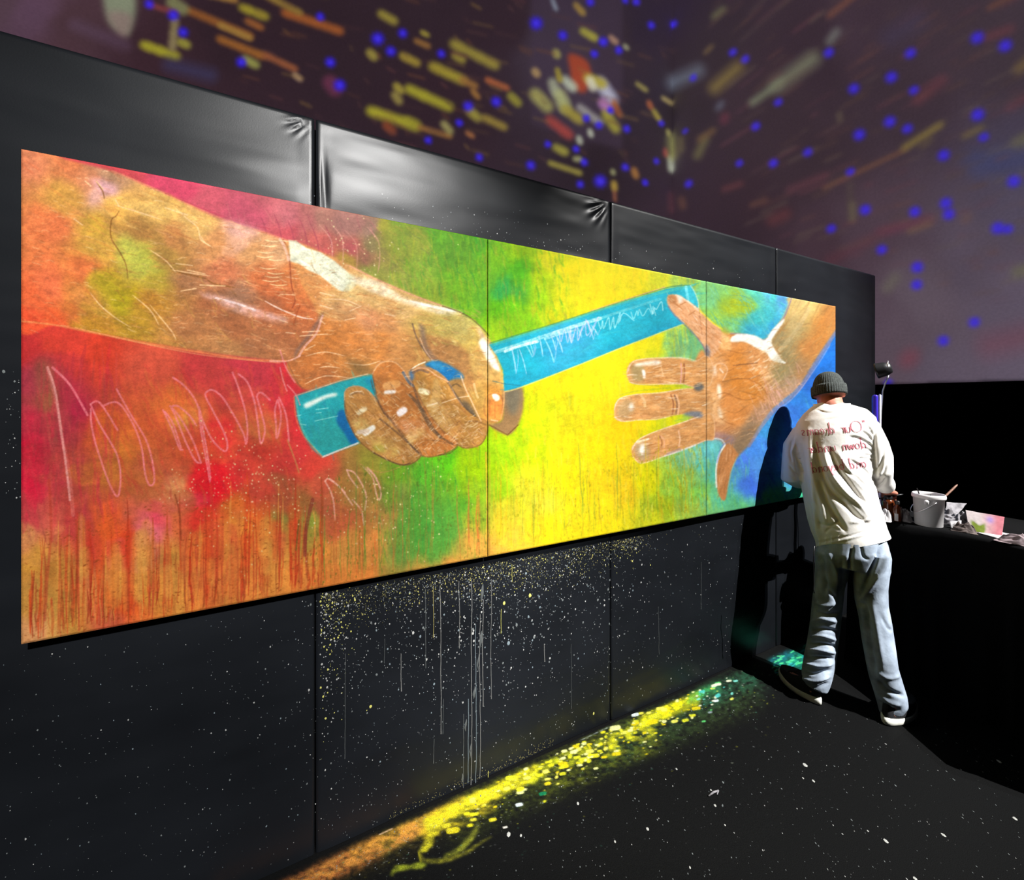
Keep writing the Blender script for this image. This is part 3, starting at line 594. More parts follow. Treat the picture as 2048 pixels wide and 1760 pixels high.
    s.line(L('1566,724 1570,726'), 'fffff8', 4, 1)
    s.poly(L('1438,668 1456,672 1462,690 1460,700 1440,694'), 'ecc888', 2, .85, tex=.5)
    s.poly(L('1440,655 1452,655 1460,668 1445,664'), 'a8a838', 3, .8)
    s.poly(L('1500,725 1530,730 1545,745 1535,760 1515,750'), 'e8b888', 4, .6, tex=.8)
    s.line(L('1467,731 1495,728 1515,726'), '7c5030', 2, .8); s.line(L('1445,764 1470,758 1500,757 1520,750'), '84542c', 2, .7)
    s.line(L('1450,820 1470,826 1490,815'), '9c6430', 1.6, .6); s.line(L('1470,780 1510,790 1530,800'), '9c6430', 1.6, .5)
    s.line(L('1420,735 1426,755 1432,730 1446,728 1455,740 1446,760'), 'f4c8a0', 2, .75)
    s.poly(L('1426,732 1432,735 1432,752 1428,748'), 'fdf0e0', 1.5, .9); s.line(L('1440,738 1446,745'), 'fdf0e0', 3, .8)
    s.poly(L('1436,768 1441,772 1443,790 1438,798 1434,782'), 'fdf4e0', 1.5, .95)
    s.poly(L('1436,812 1441,818 1445,835 1438,834'), 'fdf4e0', 1.5, .9)
    s.poly(L('1420,780 1434,795 1436,815 1452,838 1440,852 1420,825'), 'ecc088', 4, .6, tex=.5)
    s.poly(L('1415,795 1432,790 1432,812 1418,815'), 'f0c48c', 4, .5, tex=.6)
    s.poly(L('1415,862 1450,866 1470,880 1460,888 1440,880 1416,878'), '987880', 4, .6)
    s.line(L('1390,890 1415,879 1440,878 1450,888'), 'd8e0e0', 2.4, .8)
    s.poly(L('1480,866 1506,850 1512,862 1490,895 1470,905'), '806850', 6, .6)
    # thumb
    th = L('1334,596 1340,589 1356,590 1370,598 1396,616 1424,643 1442,660 1440,690 1425,712 1412,714 1408,695 1396,676 1375,652 1350,630 1336,610')
    m = s.mask(th, 1.3); s.put(m, 'dca070')
    H((1334, 588, 1442, 714), 130, 42, 22, ['e8b488', 'b06c34', 'f0c498', 'c07840'], 2.2, .5, m=m, seed=38)
    s.line(L('1352,590 1380,606 1424,645'), 'f8e4cc', 3, .75, rough=.5); s.poly(L('1354,591 1362,594 1366,602 1358,606'), 'f8ece0', 1.5, .8)
    s.poly(L('1336,594 1350,592 1354,604 1342,608'), 'b47440', 2.5, .8)
    s.line(L('1336,612 1350,632 1376,656 1398,680 1412,702'), '7c6888', 2.4, .7)
    s.line(L('1400,622 1426,646 1444,658'), 'e0dc20', 3, .8)
    s.poly(L('1411,690 1418,694 1420,712 1413,716 1410,704'), '686c78', 2, .85)
    s.line(L('1360,610 1372,604'), 'a86838', 1.6, .7); s.line(L('1378,630 1390,622'), 'a86838', 1.6, .7); s.line(L('1398,620 1402,650 1404,670'), 'a06038', 2, .5)
    # fingers
    A = L('1254,745 1258,731 1270,721 1305,717 1363,717 1390,723 1412,712 1425,730 1420,770 1389,774 1363,767 1316,768 1278,768 1260,764')
    B = L('1229,820 1232,806 1244,795 1275,789 1319,786 1363,779 1392,776 1420,780 1425,826 1401,829 1372,827 1338,832 1312,838 1278,839 1244,842 1231,836')
    C = L('1263,898 1275,882 1295,870 1329,857 1363,846 1397,834 1425,830 1428,876 1413,880 1389,889 1358,901 1329,911 1295,923 1278,925 1266,912')
    for F, sd in ((A, 71), (B, 72), (C, 73)):
        m = s.mask(F, 1.3); s.put(m, 'd09458')
        xs = [p[0] for p in F]; ys = [p[1] for p in F]; bx = (min(xs), min(ys), max(xs), max(ys))
        s.c *= (1+.3*m*fbm(CW, CH, 18, 12, sd, 4))[..., None]
        H(bx, 170, -8, 24, ['e0a868', 'a86830', 'ecc08c', 'b87840'], 2.2, .45, m=m, seed=sd)
        s.line(F[:12] if sd != 72 else F[:8], 'e8b888', 2, .7)
        s.line(F[-6:]+F[:2], 'd8a878', 2, .6)
    s.poly(L('1262,735 1272,728 1286,730 1288,760 1266,760'), 'a08c5c', 3, .8); s.poly(L('1234,815 1246,800 1262,800 1268,820 1252,836 1236,834'), 'b09468', 4, .7)
    s.poly(L('1268,895 1282,884 1296,892 1296,915 1280,920'), 'a89c7c', 4, .7)
    s.poly(L('1270,728 1300,722 1320,722 1318,729 1290,731 1272,732'), 'fbf0e0', 1.5, .9)
    s.poly(L('1284,740 1290,742 1291,755 1287,756'), 'fff8ee', 1.2, .95); s.poly(L('1263,805 1268,815 1262,822 1257,815'), 'f0e4d0', 1.5, .9)
    s.poly(L('1285,888 1290,898 1284,910 1279,900'), 'fffaf0', 1.5, .95); s.line(L('1274,884 1296,878'), 'f4ecc8', 4, .8)
    s.line(L('1282,790 1288,800 1290,812'), 'f0d8a0', 5, .5)
    for x, y0, y1 in ((1362, 727, 765), (1368, 728, 764)): s.line([(x, y0), (x+1, (y0+y1)/2), (x-1, y1)], 'e8a8a0' if x == 1362 else '905030', 2.6, .8)
    for x, c in ((1342, '905030'), (1349, '7c5848'), (1353, 'f4c4a0')): s.line([(x, 790), (x+5, 808), (x+3, 828)], c, 2.4, .8)
    s.line(L('1322,872 1328,880 1328,895'), 'f0b088', 2.4, .8); s.line(L('1319,872 1324,884 1322,895'), '8c5030', 2, .7)
    s.line(L('1357,862 1360,878 1358,892'), 'f4c4a0', 2.4, .8); s.line(L('1322,732 1326,750'), 'f0c898', 2, .6)
    s.poly(L('1388,772 1400,766 1408,774 1400,782 1390,780'), '50585c', 2, .85)
    s.poly(L('1366,828 1385,822 1402,824 1406,832 1398,836 1376,832'), '6c7888', 2, .85)
    s.line(L('1330,770 1360,772 1386,776'), 'b8c030', 3, .6); s.line(L('1350,842 1385,834'), '98b840', 3, .6)
    s.line(L('1262,766 1290,770 1318,772'), 'a09030', 1.6, .7); s.line(L('1240,790 1275,782 1340,776'), '98a828', 3, .5)
    s.line(L('1330,912 1360,902 1392,890'), 'd0d0e0', 3, .7); s.line(L('1335,908 1360,898'), '9888a0', 4, .5)
    D = L('1454,888 1464,892 1474,905 1476,912 1464,938 1457,970 1451,998 1444,1000 1436,985 1433,960 1434,930 1442,905')
    m = s.mask(D, 1.2); s.put(m, 'bc7c48'); H((1430, 885, 1480, 1000), 80, 100, 26, ['e0a878', '9c6434', 'd09058'], 2, .5, m=m, seed=74)
    s.line(L('1450,890 1438,910 1432,940 1433,974'), 'f8f0e4', 3, .9); s.line(L('1474,914 1462,945 1455,980'), '80b8a0', 2, .6)
    s.line(L('1449,888 1442,896 1434,925'), '7078d0', 2, .6)
    # open hand: pale scumble, creases, warm lights
    fm = np.maximum(np.maximum(s.mask(A, 1), s.mask(B, 1)), s.mask(C, 1))
    H((1225, 715, 1430, 930), 260, -6, 16, ['f8dcb4', 'f0c490', 'b06c38', 'fff0d8', 'e0a070'], 1.3, .6, m=fm, seed=231, curve=3)
    H((1400, 650, 1610, 890), 260, -20, 15, ['f4c898', 'a8642c', 'e8b078', 'c88040', '94582c'], 1.4, .5, m=pm, seed=232, curve=5)
    H((1500, 700, 1560, 780), 60, -30, 12, ['fce8c8', 'f0d0a0', 'e8b880'], 2, .7, m=pm, seed=233)
    H((1530, 760, 1600, 840), 50, 65, 20, ['e8a898', 'e0b0a8', 'f0c0a8'], 1.5, .6, m=pm, seed=234)
    H((1334, 588, 1442, 714), 90, 42, 14, ['fff0dc', 'f4cca0', 'b87040'], 1.3, .6, m=s.mask(th, 1), seed=235)
    s.poly(L('1545,720 1580,700 1592,735 1590,770 1562,778 1545,750'), '8c8058', 5, .55, tex=.5); s.poly(L('1578,655 1600,640 1606,670 1580,700 1562,700'), 'a89868', 5, .5, tex=.5)
    s.poly(L('1585,600 1612,603 1616,622 1598,650 1582,662 1576,640'), 'd8bc80', 4, .55, tex=.4)
    for t in ('1256,742 1262,728 1275,720 1305,716 1363,715 1392,722', '1229,818 1234,804 1246,794 1277,788 1320,785 1365,778', '1264,900 1275,881 1296,869 1330,856 1364,845 1396,834', '1230,834 1246,843 1279,840 1313,839 1339,833', '1266,914 1279,926 1296,924 1330,912 1359,902 1390,890', '1259,764 1279,769 1317,769 1364,768'):
        s.line(L(t), 'f4dcc0', 1.8, .7, rough=.6)
    for t in ('1434,790 1450,786 1466,792', '1440,836 1456,846 1470,850', '1470,795 1490,800 1512,796', '1500,760 1520,770 1535,790', '1455,700 1480,706 1500,704'): s.line(L(t), '945828', 1.6, .6)
    s.poly(L('1416,722 1440,716 1452,730 1446,758 1424,756'), 'e8b484', 4, .5, tex=.8)
    s.poly(L('1418,764 1436,766 1444,800 1450,836 1434,846 1420,830'), 'ecbc88', 4, .45, tex=.8)
    # ------------------------------------------------ chalk scribbles
    pk = 'f4848c'
    scr = ['95,735 110,780 122,860 132,930 140,1000', '105,735 140,770 175,830', '181,808 200,806 235,860', '181,808 200,850 232,905 241,950 236,992 220,970 195,900 183,850 182,818',
           '233,778 262,830 292,880 306,930 308,965 298,969 290,945 282,890 262,840 235,805 205,812', '326,820 345,860 358,895 365,900', '330,824 345,845 362,895', '340,812 360,835 385,880 400,920 400,926 390,920 372,885 350,830 343,815 355,812 378,830 392,850',
           '346,755 372,775 395,810 408,870 418,930 420,962 416,940 402,860 398,815 405,840 425,880 448,902 455,892 448,865 425,820 412,795 412,785 425,780 445,795 470,835 488,870 492,888 495,860 490,820 475,770 465,745',
           '477,748 495,765 508,800 515,840 520,880 524,885 530,860 524,830 517,805 514,792 522,785 540,800', '556,800 562,830 558,862 553,876 552,850 550,820 555,800', '558,795 572,830 578,882']
    for k, t in enumerate(scr): s.line(L(t), pk if k else 'e8a098', 4.4 if k < 2 else 3.5, .9, rough=.4)
    s.line(L('95,735 112,800 125,880 140,960 146,1030'), 'e89088', 7, .4, rough=.6)
    for t in ('560,735 566,760 574,782', '575,770 592,790 600,810', '560,700 572,735 590,765'): s.line(L(t), 'f09090', 2.4, .8)
    s.line(L('575,880 590,920 598,945'), 'c89050', 3, .7)
    for t in ('694,940 708,945 722,965 732,990 730,1020', '694,940 700,955 715,975', '728,935 745,955 752,985 758,1000 762,985 752,955 735,935', '735,938 748,950 760,975', '650,962 658,957 675,970 690,985', '650,962 662,985 668,1010 670,1040', '658,958 680,975 705,1010', '705,1000 722,1020 728,1050'):
        s.line(L(t), 'f0b09c', 2.8, .9, rough=.4)
    # ------------------------------------------------ drips and specks
    r = np.random.RandomState(77)
    yb = lambda x: 1290-.1895*(x-46)
    for k in range(400):
        x = r.uniform(48, 1500) if k % 3 else r.uniform(60, 780)
        y1 = yb(x)-abs(r.randn())*18; y0 = y1-r.uniform(40, 230)*(.75 if x > 900 else 1)
        if x > 1385: continue
        if x < 640: c = ['b83018', 'a83820', 'd84820', '98401c', 'e89c48', 'c04c28', 'c85030'][r.randint(7)]
        elif x < 980: c = ['c06830', '5c8c30', 'b87834', '6c8830', 'd87030'][r.randint(5)]
        else: c = ['a8981c', 'c8a010', '98a020', 'd0b018', '809828'][r.randint(5)]
        n = 8; wk = np.cumsum(r.randn(n)*1.3); pts = [(x+wk[i], y0+(y1-y0)*i/(n-1)) for i in range(n)]
        s.line(pts, c, r.uniform(1.2, 5.2) if x < 640 else r.uniform(1, 2.4), r.uniform(.35, .85), taper=True, n=3, rough=.15)
    for k in range(24):
        x = r.uniform(150, 640); y0 = r.uniform(1000, 1080); l = r.uniform(50, 170); w = r.uniform(5, 14)
        s.poly([(x-w, y0), (x+w, y0), (x+w*.5, y0+l*.7), (x, y0+l), (x-w*.6, y0+l*.6)], ['d84020', 'e86028', 'c84830', 'd87038'][r.randint(4)], 3, .45)
    for k in range(20):
        x = r.uniform(60, 640); y = yb(x)-r.uniform(20, 180); w = r.uniform(4, 12); l = r.uniform(20, 70)
        s.poly([(x-w, y-l), (x+w, y-l), (x+w, y+l), (x-w, y+l)], ['e8a848', 'e09840', 'e8b050'][r.randint(3)], 3, .4)
    s.line(L('350,990 358,1020 362,1080'), '8c3c20', 3.5, .7)
    s.line(L('98,960 102,1060 95,1150 90,1240'), 'b83828', 5, .5); s.line(L('152,1040 156,1120 158,1260'), 'b84028', 4, .6)
    s.line(L('598,1040 592,1100'), '585c20', 3, .7); s.line(L('625,1000 612,1060 610,1110'), '803028', 7, .7)
    for k in range(1500):
        x = r.uniform(50, 1420); y = yb(x)-r.uniform(4, 230 if x < 900 else 150)**1.0
        c = '8c4018' if x < 620 else ('5c6c20' if x < 980 else '8c8c10')
        a = r.uniform(-40, 40) if x < 620 else r.uniform(60, 110); l = r.uniform(1.5, 5)
        s.line([(x, y), (x+l*math.cos(math.radians(a)), y+l*math.sin(math.radians(a)))], c, r.uniform(1, 2), r.uniform(.25, .7), rough=0)
    for k in range(520):
        t = r.rand()
        if t < .5: x, y = r.normal(490, 75), r.normal(960, 60)
        elif t < .75: x, y = r.normal(760, 70), r.normal(1020, 50)
        else: x, y = r.normal(700, 60), r.normal(520, 50)
        s.line([(x, y), (x+.5, y+.8)], 'f4e8a8' if r.rand() < .6 else 'f8c8a0', r.uniform(.6, 2.4), r.uniform(.4, .95), rough=0)
    # overall tooth of the board
    s.c *= (1+.17*fbm(CW, CH, 3.2, 2.4, 91, 2)+.17*fbm(CW, CH, 16, 12, 92, 4))[..., None]
    yl = np.clip((s.c[..., 0]-.75)*4, 0, 1)*np.clip((s.c[..., 1]-.7)*4, 0, 1)*np.clip((.5-s.c[..., 2])*3, 0, 1); s.c[..., 0] *= 1-.05*yl; s.c[..., 1] *= 1-.11*yl; s.c[..., 2] *= 1-.4*yl
    return np.clip(s.c, .004, 1)
# ================================================================== SETTING
S_END, H_TOP, TH = wall_sh(1755, 800)[0], wall_sh(1225, 400)[1], .10
seams = [wall_sh(630, 800)[0]+k*(wall_sh(1225, 800)[0]-wall_sh(630, 800)[0]) for k in range(-1, 4)]
seams[2] = wall_sh(1224, 800)[0]; seams[3] = wall_sh(1556, 800)[0]; seams[4] = S_END
print('wall height', H_TOP, 'seams', [round(x, 3) for x in seams])
wall = empty('wall_partition', wpt(0, 0), kind='structure')
GATH = [(seams[1], H_TOP, -1, .055, .030), (seams[2], H_TOP, -1, .085, .050), (seams[1], H_TOP-.10, 1, 0, 0)]
SURF = []
def surf(s_, h_):
    for a, b, o_ in SURF:
        if a <= s_ <= b:
            r_, c_ = o_.shape; u = (s_-a)/(b-a)*(c_-1); v = min(max(h_/H_TOP, 0), 1)*(r_-1); i, j = min(int(v), r_-2), min(int(u), c_-2); fu, fv = u-j, v-i
            return float((o_[i, j]*(1-fu)+o_[i, j+1]*fu)*(1-fv)+(o_[i+1, j]*(1-fu)+o_[i+1, j+1]*fu)*fv)
    return -.010
for i in range(4):
    s0, s1 = seams[i]+.0025, seams[i+1]-.0025
    nc, nr = int((s1-s0)/.008), int(H_TOP/.008)
    S, Hh = np.meshgrid(np.linspace(s0, s1, nc), np.linspace(.004, H_TOP, nr))
    # soft swags of the stretched vinyl, edges wrapped round the frame, gathers at the upper corners
    def sw(seed, sx, sy): return np.array(fbm(nc, nr, sx/.008, sy/.008, seed, 3), float)
    off = .020*sw(100+i, 1.0, .26)+.013*sw(120+i, .5, .13)+.012*sw(130+i, .6, .6)
    e = np.minimum(S-s0, s1-S); fade = np.clip(e/.05, 0, 1); ft = np.clip((H_TOP-Hh)/.05, 0, 1)
    off = np.minimum(off*fade*np.clip(ft+.2, 0, 1)*.55-.010, -.001)
    off -= .003*np.exp(-(e/.002)**2)+.006*np.exp(-((H_TOP-Hh)/.004)**2)
    for gs, gh, sd, r0_, rw_ in GATH:
        if not (s0-.01 <= gs+sd*.01 <= s1+.01): continue
        dx, dy = (S-gs)*sd, gh-Hh; r = np.hypot(dx, dy)+1e-6; an = np.arctan2(dy, dx)
        if gh == H_TOP:
            off += np.where(dx > 0, .11*r0_*np.sin(an*21+.6+6*r)*np.exp(-((an-.62)/.40)**2)*np.exp(-((r-r0_)/rw_)**2), 0)
        else:
            off += np.where(dx > 0, .004*np.exp(-((dx-.012-.02*dy)/.005)**2)*np.exp(-((dy-.13)/.10)**2)-.004*np.exp(-((dx-.022-.05*dy)/.007)**2)*np.exp(-((dy-.12)/.09)**2), 0)
    SURF.append((s0, s1, off.copy()))
    P = np.stack([P0.x+D2.x*S+N2.x*off, P0.y+D2.y*S+N2.y*off, Hh], -1)
    # wrap the rim back over the frame
    rim = P[-1:].copy(); rim[..., 0] -= N2.x*TH; rim[..., 1] -= N2.y*TH
    P = np.concatenate([P, rim], 0)
    lf = P[:, :1].copy(); lf[..., :2] -= np.array([N2.x, N2.y])*TH; rt = P[:, -1:].copy(); rt[..., :2] -= np.array([N2.x, N2.y])*TH
    P = np.concatenate([lf, P, rt], 1)
    link('panel', grid_mesh('panel', P), M['vinyl'], wall)
bm = bmesh.new()
for a in (seams[0], S_END-.02):
    pass
q = [wpt(seams[0], 0, -TH), wpt(S_END, 0, -TH), wpt(S_END, H_TOP, -TH), wpt(seams[0], H_TOP, -TH)]
q2 = [wpt(seams[0], 0, -.05), wpt(S_END-.003, 0, -.05), wpt(S_END-.003, H_TOP-.015, -.05), wpt(seams[0], H_TOP-.015, -.05)]
link('backing_frame', mesh('backing_frame', q+q2, [(0, 1, 2, 3), (7, 6, 5, 4), (0, 4, 5, 1), (1, 5, 6, 2), (2, 6, 7, 3), (3, 7, 4, 0)]), M['cloth'], wall, False)

# far walls of the hall: one parallel to the partition, one closing the right side
DR = Vector((-.439, .898, 0)); R0 = Vector((4.67, 3.6, 0)); CORN = R0+DR*3.99; SK = 1.675; HT = 9.2
def rp(t, h, off=0): p = R0+DR*t+Vector((-.898, -.439, 0))*off; return Vector((p.x, p.y, h))
def lp(t, h): p = CORN-D2*t; return Vector((p.x, p.y, h))
def slab(name, a, b, h0, h1, out, m):
    V = [Vector((*p.xy, h)) for h in (h0, h1) for p in (a, b, b+out, a+out)]
    return link(name, mesh(name, V, [(0, 1, 2, 3), (4, 7, 6, 5), (0, 4, 5, 1), (1, 5, 6, 2), (2, 6, 7, 3), (3, 7, 4, 0)]), m, None, False)
tag(slab('wall_right', rp(3.99, 0), rp(-6, 0), 0, HT, Vector((.898, .439, 0))*.2, M['screen']), kind='structure')
tag(slab('wall_back', lp(0, 0), lp(13, 0), 0, HT, Vector((-.439, .898, 0))*.2, M['screen']), kind='structure')
# black skirting curtain along the foot of the right wall, gently pleated
nc, nr = 700, 12
T, Hh = np.meshgrid(np.linspace(-5.9, 3.9, nc), np.linspace(0, SK, nr))
of = .05+.012*np.sin(T*19+1.5*np.sin(T*3.1))+.006*np.sin(T*47)
P = np.stack([R0.x+DR.x*T-.898*of, R0.y+DR.y*T-.439*of, Hh], -1)
top = P[-1:].copy(); top[..., 0] += .898*.05; top[..., 1] += .439*.05
cu = link('baseboard_right', grid_mesh('baseboard_right', np.concatenate([P, top], 0)), M['curtain']); tag(cu, kind='structure')
# ------------------------------------------------------------------ floor with its sprayed and spilled paint
bm = bmesh.new(); box(bm, (-9, -5, -.1), (11, 13, 0)); fl = link('floor', fromB('floor', bm), M['floor'], None, False); tag(fl, kind='structure')
def floor_canvas():
    s = Canvas(360, 1270, 1430, 600); s.grain = np.clip(.5+1.6*fbm(s.w, s.h, 3, 3, 5, 2), 0, 1)
    s.c[:] = np.array([.0258, .0271, .0284], np.float32)
    L = lambda t: [tuple(float(v) for v in a.split(',')) for a in t.split()]
    r = np.random.RandomState(3)
    wl = lambda x: float(np.interp(x, [360, 637, 1222, 1487, 1600, 1800], [1856, 1725, 1450, 1335, 1285, 1197]))
    band = lambda x0, x1, a, b: [(x, wl(x)+a) for x in np.linspace(x0, x1, 9)]+[(x, wl(x)+b) for x in np.linspace(x1, x0, 9)]
    tx = np.clip(.55+1.5*fbm(s.w, s.h, 7, 5, 21, 4), 0, 1); tx2 = np.clip(.35+2.6*fbm(s.w, s.h, 16, 9, 25, 4), 0, 1)
    def wash(P, c, f, a, t=tx): s.put(s.mask(P, f, False)*t, c, a)
    wash(band(900, 1520, 2, 95), '5c6c1c', 16, .5); wash(band(1200, 1540, 5, 85), '2c5c4c', 18, .35)
    wash(band(640, 960, 2, 70), '6c5c1c', 14, .45); wash(band(700, 1300, 4, 40), 'a8b028', 9, .5)
    wash(band(380, 760, 2, 50), 'c86838', 7, .8); wash(band(400, 880, 6, 42), 'dc9440', 5, .9, np.clip(tx2+.3, 0, 1))
    wash(band(700, 930, 4, 22), 'e8a838', 4, .7)
    wash(band(850, 1075, 8, 38), 'e8dc20', 4, 1, np.clip(tx2+.55, 0, 1)); wash(band(840, 1000, 12, 60), 'd8c020', 5, .8, tx2)
    wash(band(1060, 1180, 12, 46), 'dce01c', 4, .75, tx2); wash(band(1080, 1330, 20, 95), 'b8c020', 6, .35, np.clip(tx2-.1, 0, 1))
    wash(band(1280, 1400, 8, 36), 'e8e418', 3, 1, np.clip(tx2+.6, 0, 1)); wash(band(1210, 1310, 16, 60), 'dcd820', 4, .85, tx2)
    wash(band(1375, 1440, 5, 26), '4cc060', 4, .9, np.clip(tx2+.4, 0, 1)); wash(band(1400, 1520, 4, 50), '1c6c5c', 9, .5)
    wash(L('1535,1322 1620,1283 1660,1290 1630,1345 1560,1338'), '107c68', 5, .95, np.clip(tx+.3, 0, 1)); wash(L('1535,1320 1580,1300 1590,1312 1550,1330'), '1c6c98', 4, .7)
    for k in range(60):
        x = r.uniform(1545, 1625); y = wl(x)+r.uniform(6, 45)
        s.line([(x, y), (x+r.uniform(2, 9), y-r.uniform(0, 5))], ['50e0a0', '20a080', '58e890', '30b0c0'][r.randint(4)], r.uniform(1, 3.5), .8, rough=.1)
    s.grain2 = fbm(s.w, s.h, 9, 5, 10, 3)
    s.poly(L('845,1640 880,1636 888,1650 872,1668 864,1690 852,1704 838,1702 848,1684 856,1662'), 'd4cc24', 2, .9, wob=1.5, tex=.6)
    s.poly(L('836,1702 846,1714 868,1718 900,1712 932,1700 962,1682 984,1672 960,1690 930,1710 900,1722 864,1728 842,1722'), '9c9824', 2.5, .8, wob=1.2, tex=.5)
    s.poly(L('886,1712 910,1698 934,1676 950,1654 958,1648 952,1670 934,1694 908,1712'), 'a0a42c', 2, .75, wob=1.2, tex=.5)
    s.poly(L('786,1736 812,1730 846,1724 852,1732 836,1738 806,1741 790,1746 780,1752'), 'a8b428', 2, .85, wob=1.5, tex=.4)
    s.line(L('838,1705 842,1722'), 'a8a020', 4, .7)
    for k in range(300):
        x = r.uniform(930, 1470) if k % 4 else r.uniform(1090, 1330); d = abs(r.normal(0, 34))+6
        if x > 1380: d *= .8
        c = ['e8e020', 'd8d828', 'f0e860', 'e8d010', 'f0f0a0'][r.randint(5)] if x < 1390 else ['60d070', '50c8c0', 'e0e060', '80e0d0', 'f0f0d0'][r.randint(5)]
        wd = abs(r.normal(0, 3.2))+1.2
        s.line([(x, wl(x)+d), (x+wd*r.uniform(0, 1.8), wl(x)+d-wd*.2)], c, wd, .95, rough=.1)
    for x, y, w, c in ((1095, 1568, 8, 'e8d020'), (1085, 1588, 9, '0c7c50'), (1038, 1610, 9, 'e0ecf0'), (905, 1662, 16, 'e0d020'), (985, 1640, 9, 'e8d828'), (946, 1640, 8, 'd8d030'), (1125, 1548, 8, 'e0dc28'), (1270, 1430, 9, 'e8f4f4'), (1282, 1427, 6, 'f0e850'), (892, 1652, 11, 'd8cc28'), (1010, 1655, 5, 'fff8e8'), (1432, 1402, 6, 'e8f8f8'), (1420, 1425, 5, '8c9ca0')):
        s.line([(x-w*.4, y), (x+w*.5, y-w*.15)], c, w*.75, .95, rough=.1)
    for k in range(900):
        x = r.uniform(600, 1560); y = wl(x)+abs(r.normal(0, 70))+3
        s.line([(x, y), (x+.8, y)], ['a8a830', '607060', '8c9090', '407860', 'b0b8a0'][r.randint(5)], r.uniform(.5, 1.5), r.uniform(.3, .9), rough=0)
    s.line([(x, wl(x)+2) for x in np.linspace(1160, 1220, 6)], 'c0d0d0', 2.2, .7, rough=.9); s.line([(x, wl(x)+1.5) for x in np.linspace(760, 785, 4)], 'f0c8a8', 2, .8)
    return s
sc_ = floor_canvas()
def sample(cv, px, py):
    x = np.clip(px-cv.x0-.5, 0, cv.w-1.001); y = np.clip(py-cv.y0-.5, 0, cv.h-1.001); xi = x.astype(int); yi = y.astype(int); fx = (x-xi)[..., None]; fy = (y-yi)[..., None]
    c = cv.c; return (c[yi, xi]*(1-fx)+c[yi, xi+1]*fx)*(1-fy)+(c[yi+1, xi]*(1-fx)+c[yi+1, xi+1]*fx)*fy
sA, sB = wall_sh(420, 1765)[0], wall_sh(1700, 1240)[0]
ss = np.linspace(0, 1, 780)**1.0; ss = sA-.15+(sB-sA+.2)*ss; tt = np.concatenate([np.linspace(.003, .3, 120), np.linspace(.305, .62, 70)])
S, T = np.meshgrid(ss, tt)
P = np.stack([P0.x+D2.x*S+N2.x*T, P0.y+D2.y*S+N2.y*T, np.full_like(S, .0012)], -1)
px, py = proj(P); cl = lin(sample(sc_, px, py))
base = np.array([.0020, .0021, .0022]); fade = np.clip(np.minimum.reduce([(.60-T)/.12, (S-sA+.10)/.08, (sB-S)/.05+.0, np.ones_like(S)]), 0, 1)[..., None]
inside = ((py < 1866) & (px > 362))[..., None]
cl = np.where(inside, base+(cl-base)*.55, base); cl = base*(1-fade)+cl*fade
tag(link('paint_spill', grid_mesh('paint_spill', P, cl), M['spill'], fl), 'yellow, orange and green paint sprayed and dripped along the foot of the wall', kind='stuff')
# ------------------------------------------------------------------ mural on three square boards
cv = Canvas(CX0, CY0, CW, CH); cv.c = mural()
OFF = .038
sL, hT = wall_sh(41, 298, OFF); _, hB = wall_sh(44, 1290, OFF); sR, hT2 = wall_sh(1672, 612, OFF); _, hB2 = wall_sh(1672, 982, OFF)
hT, hB = (hT+hT2)/2, (hB+hB2)/2; j1, j2 = wall_sh(976, 800, OFF)[0], wall_sh(1413, 800, OFF)[0]
print('mural', sL, sR, hB, hT, j1, j2)
mur = empty('mural_painting', wpt(sL, hB, .02), 'huge wide painting of one hand passing a turquoise baton to an open hand', 'painting')
names = ['red and orange board with the forearm', 'yellow board with the turquoise baton', 'blue board with the open palm']
for k, (a, b) in enumerate(((sL, j1-.0012), (j1+.0012, j2-.0012), (j2+.0012, sR))):
    pa, pb = proj(np.array(wpt(a, 1, OFF)))[0], proj(np.array(wpt(b, 1, OFF)))[0]
    pxs = np.linspace(pa, pb, int((pb-pa)/1.45)); sv = np.array([wall_sh(x, 800, OFF)[0] for x in pxs]); sv[0] = a; sv[-1] = b
    nr = 680 if k == 0 else 460 if k == 1 else 300
    hv = np.linspace(hB, hT, nr); S, Hh = np.meshgrid(sv, hv)
    o_ = np.full_like(S, OFF)
    e = np.minimum.reduce([S-a, b-S, Hh-hB, hT-Hh]); o_ -= .003*np.exp(-(e/.003)**2)
    P = np.stack([P0.x+D2.x*S+N2.x*o_, P0.y+D2.y*S+N2.y*o_, Hh], -1)
    px, py = proj(P); cl = lin(sample(cv, px, py))*MURAL_GAIN
    br = empty('board', wpt((a+b)/2, hB, .02)); br.parent = mur; br.matrix_parent_inverse = Matrix.Translation(-mur.location); br['label'] = names[k]
    f = bpy.data.objects.new('painted_face', grid_mesh('painted_face', P, cl)); f.data.materials.append(M['mural']); C.objects.link(f)
    f.parent = br; f.matrix_parent_inverse = Matrix.Translation(-br.location)
    bm = bmesh.new(); V = [bm.verts.new(wpt(s_, h_, o__)) for o__ in (.014, OFF-.0025) for s_, h_ in ((a, hB), (b, hB), (b, hT), (a, hT))]
    for q_ in ((3, 2, 1, 0), (0, 1, 5, 4), (1, 2, 6, 5), (2, 3, 7, 6), (3, 0, 4, 7)): bm.faces.new([V[i] for i in q_])
    f2 = bpy.data.objects.new('board_edge', fromB('board_edge', bm)); f2.data.materials.append(M['edge']); C.objects.link(f2); f2.parent = br; f2.matrix_parent_inverse = Matrix.Translation(-br.location)
bm = bmesh.new(); V = [bm.verts.new(wpt(s_, h_, o__)) for o__ in (.008, .0145) for s_, h_ in ((sL+.01, hB+.012), (sR-.01, hB+.012), (sR-.01, hT-.01), (sL+.01, hT-.01))]
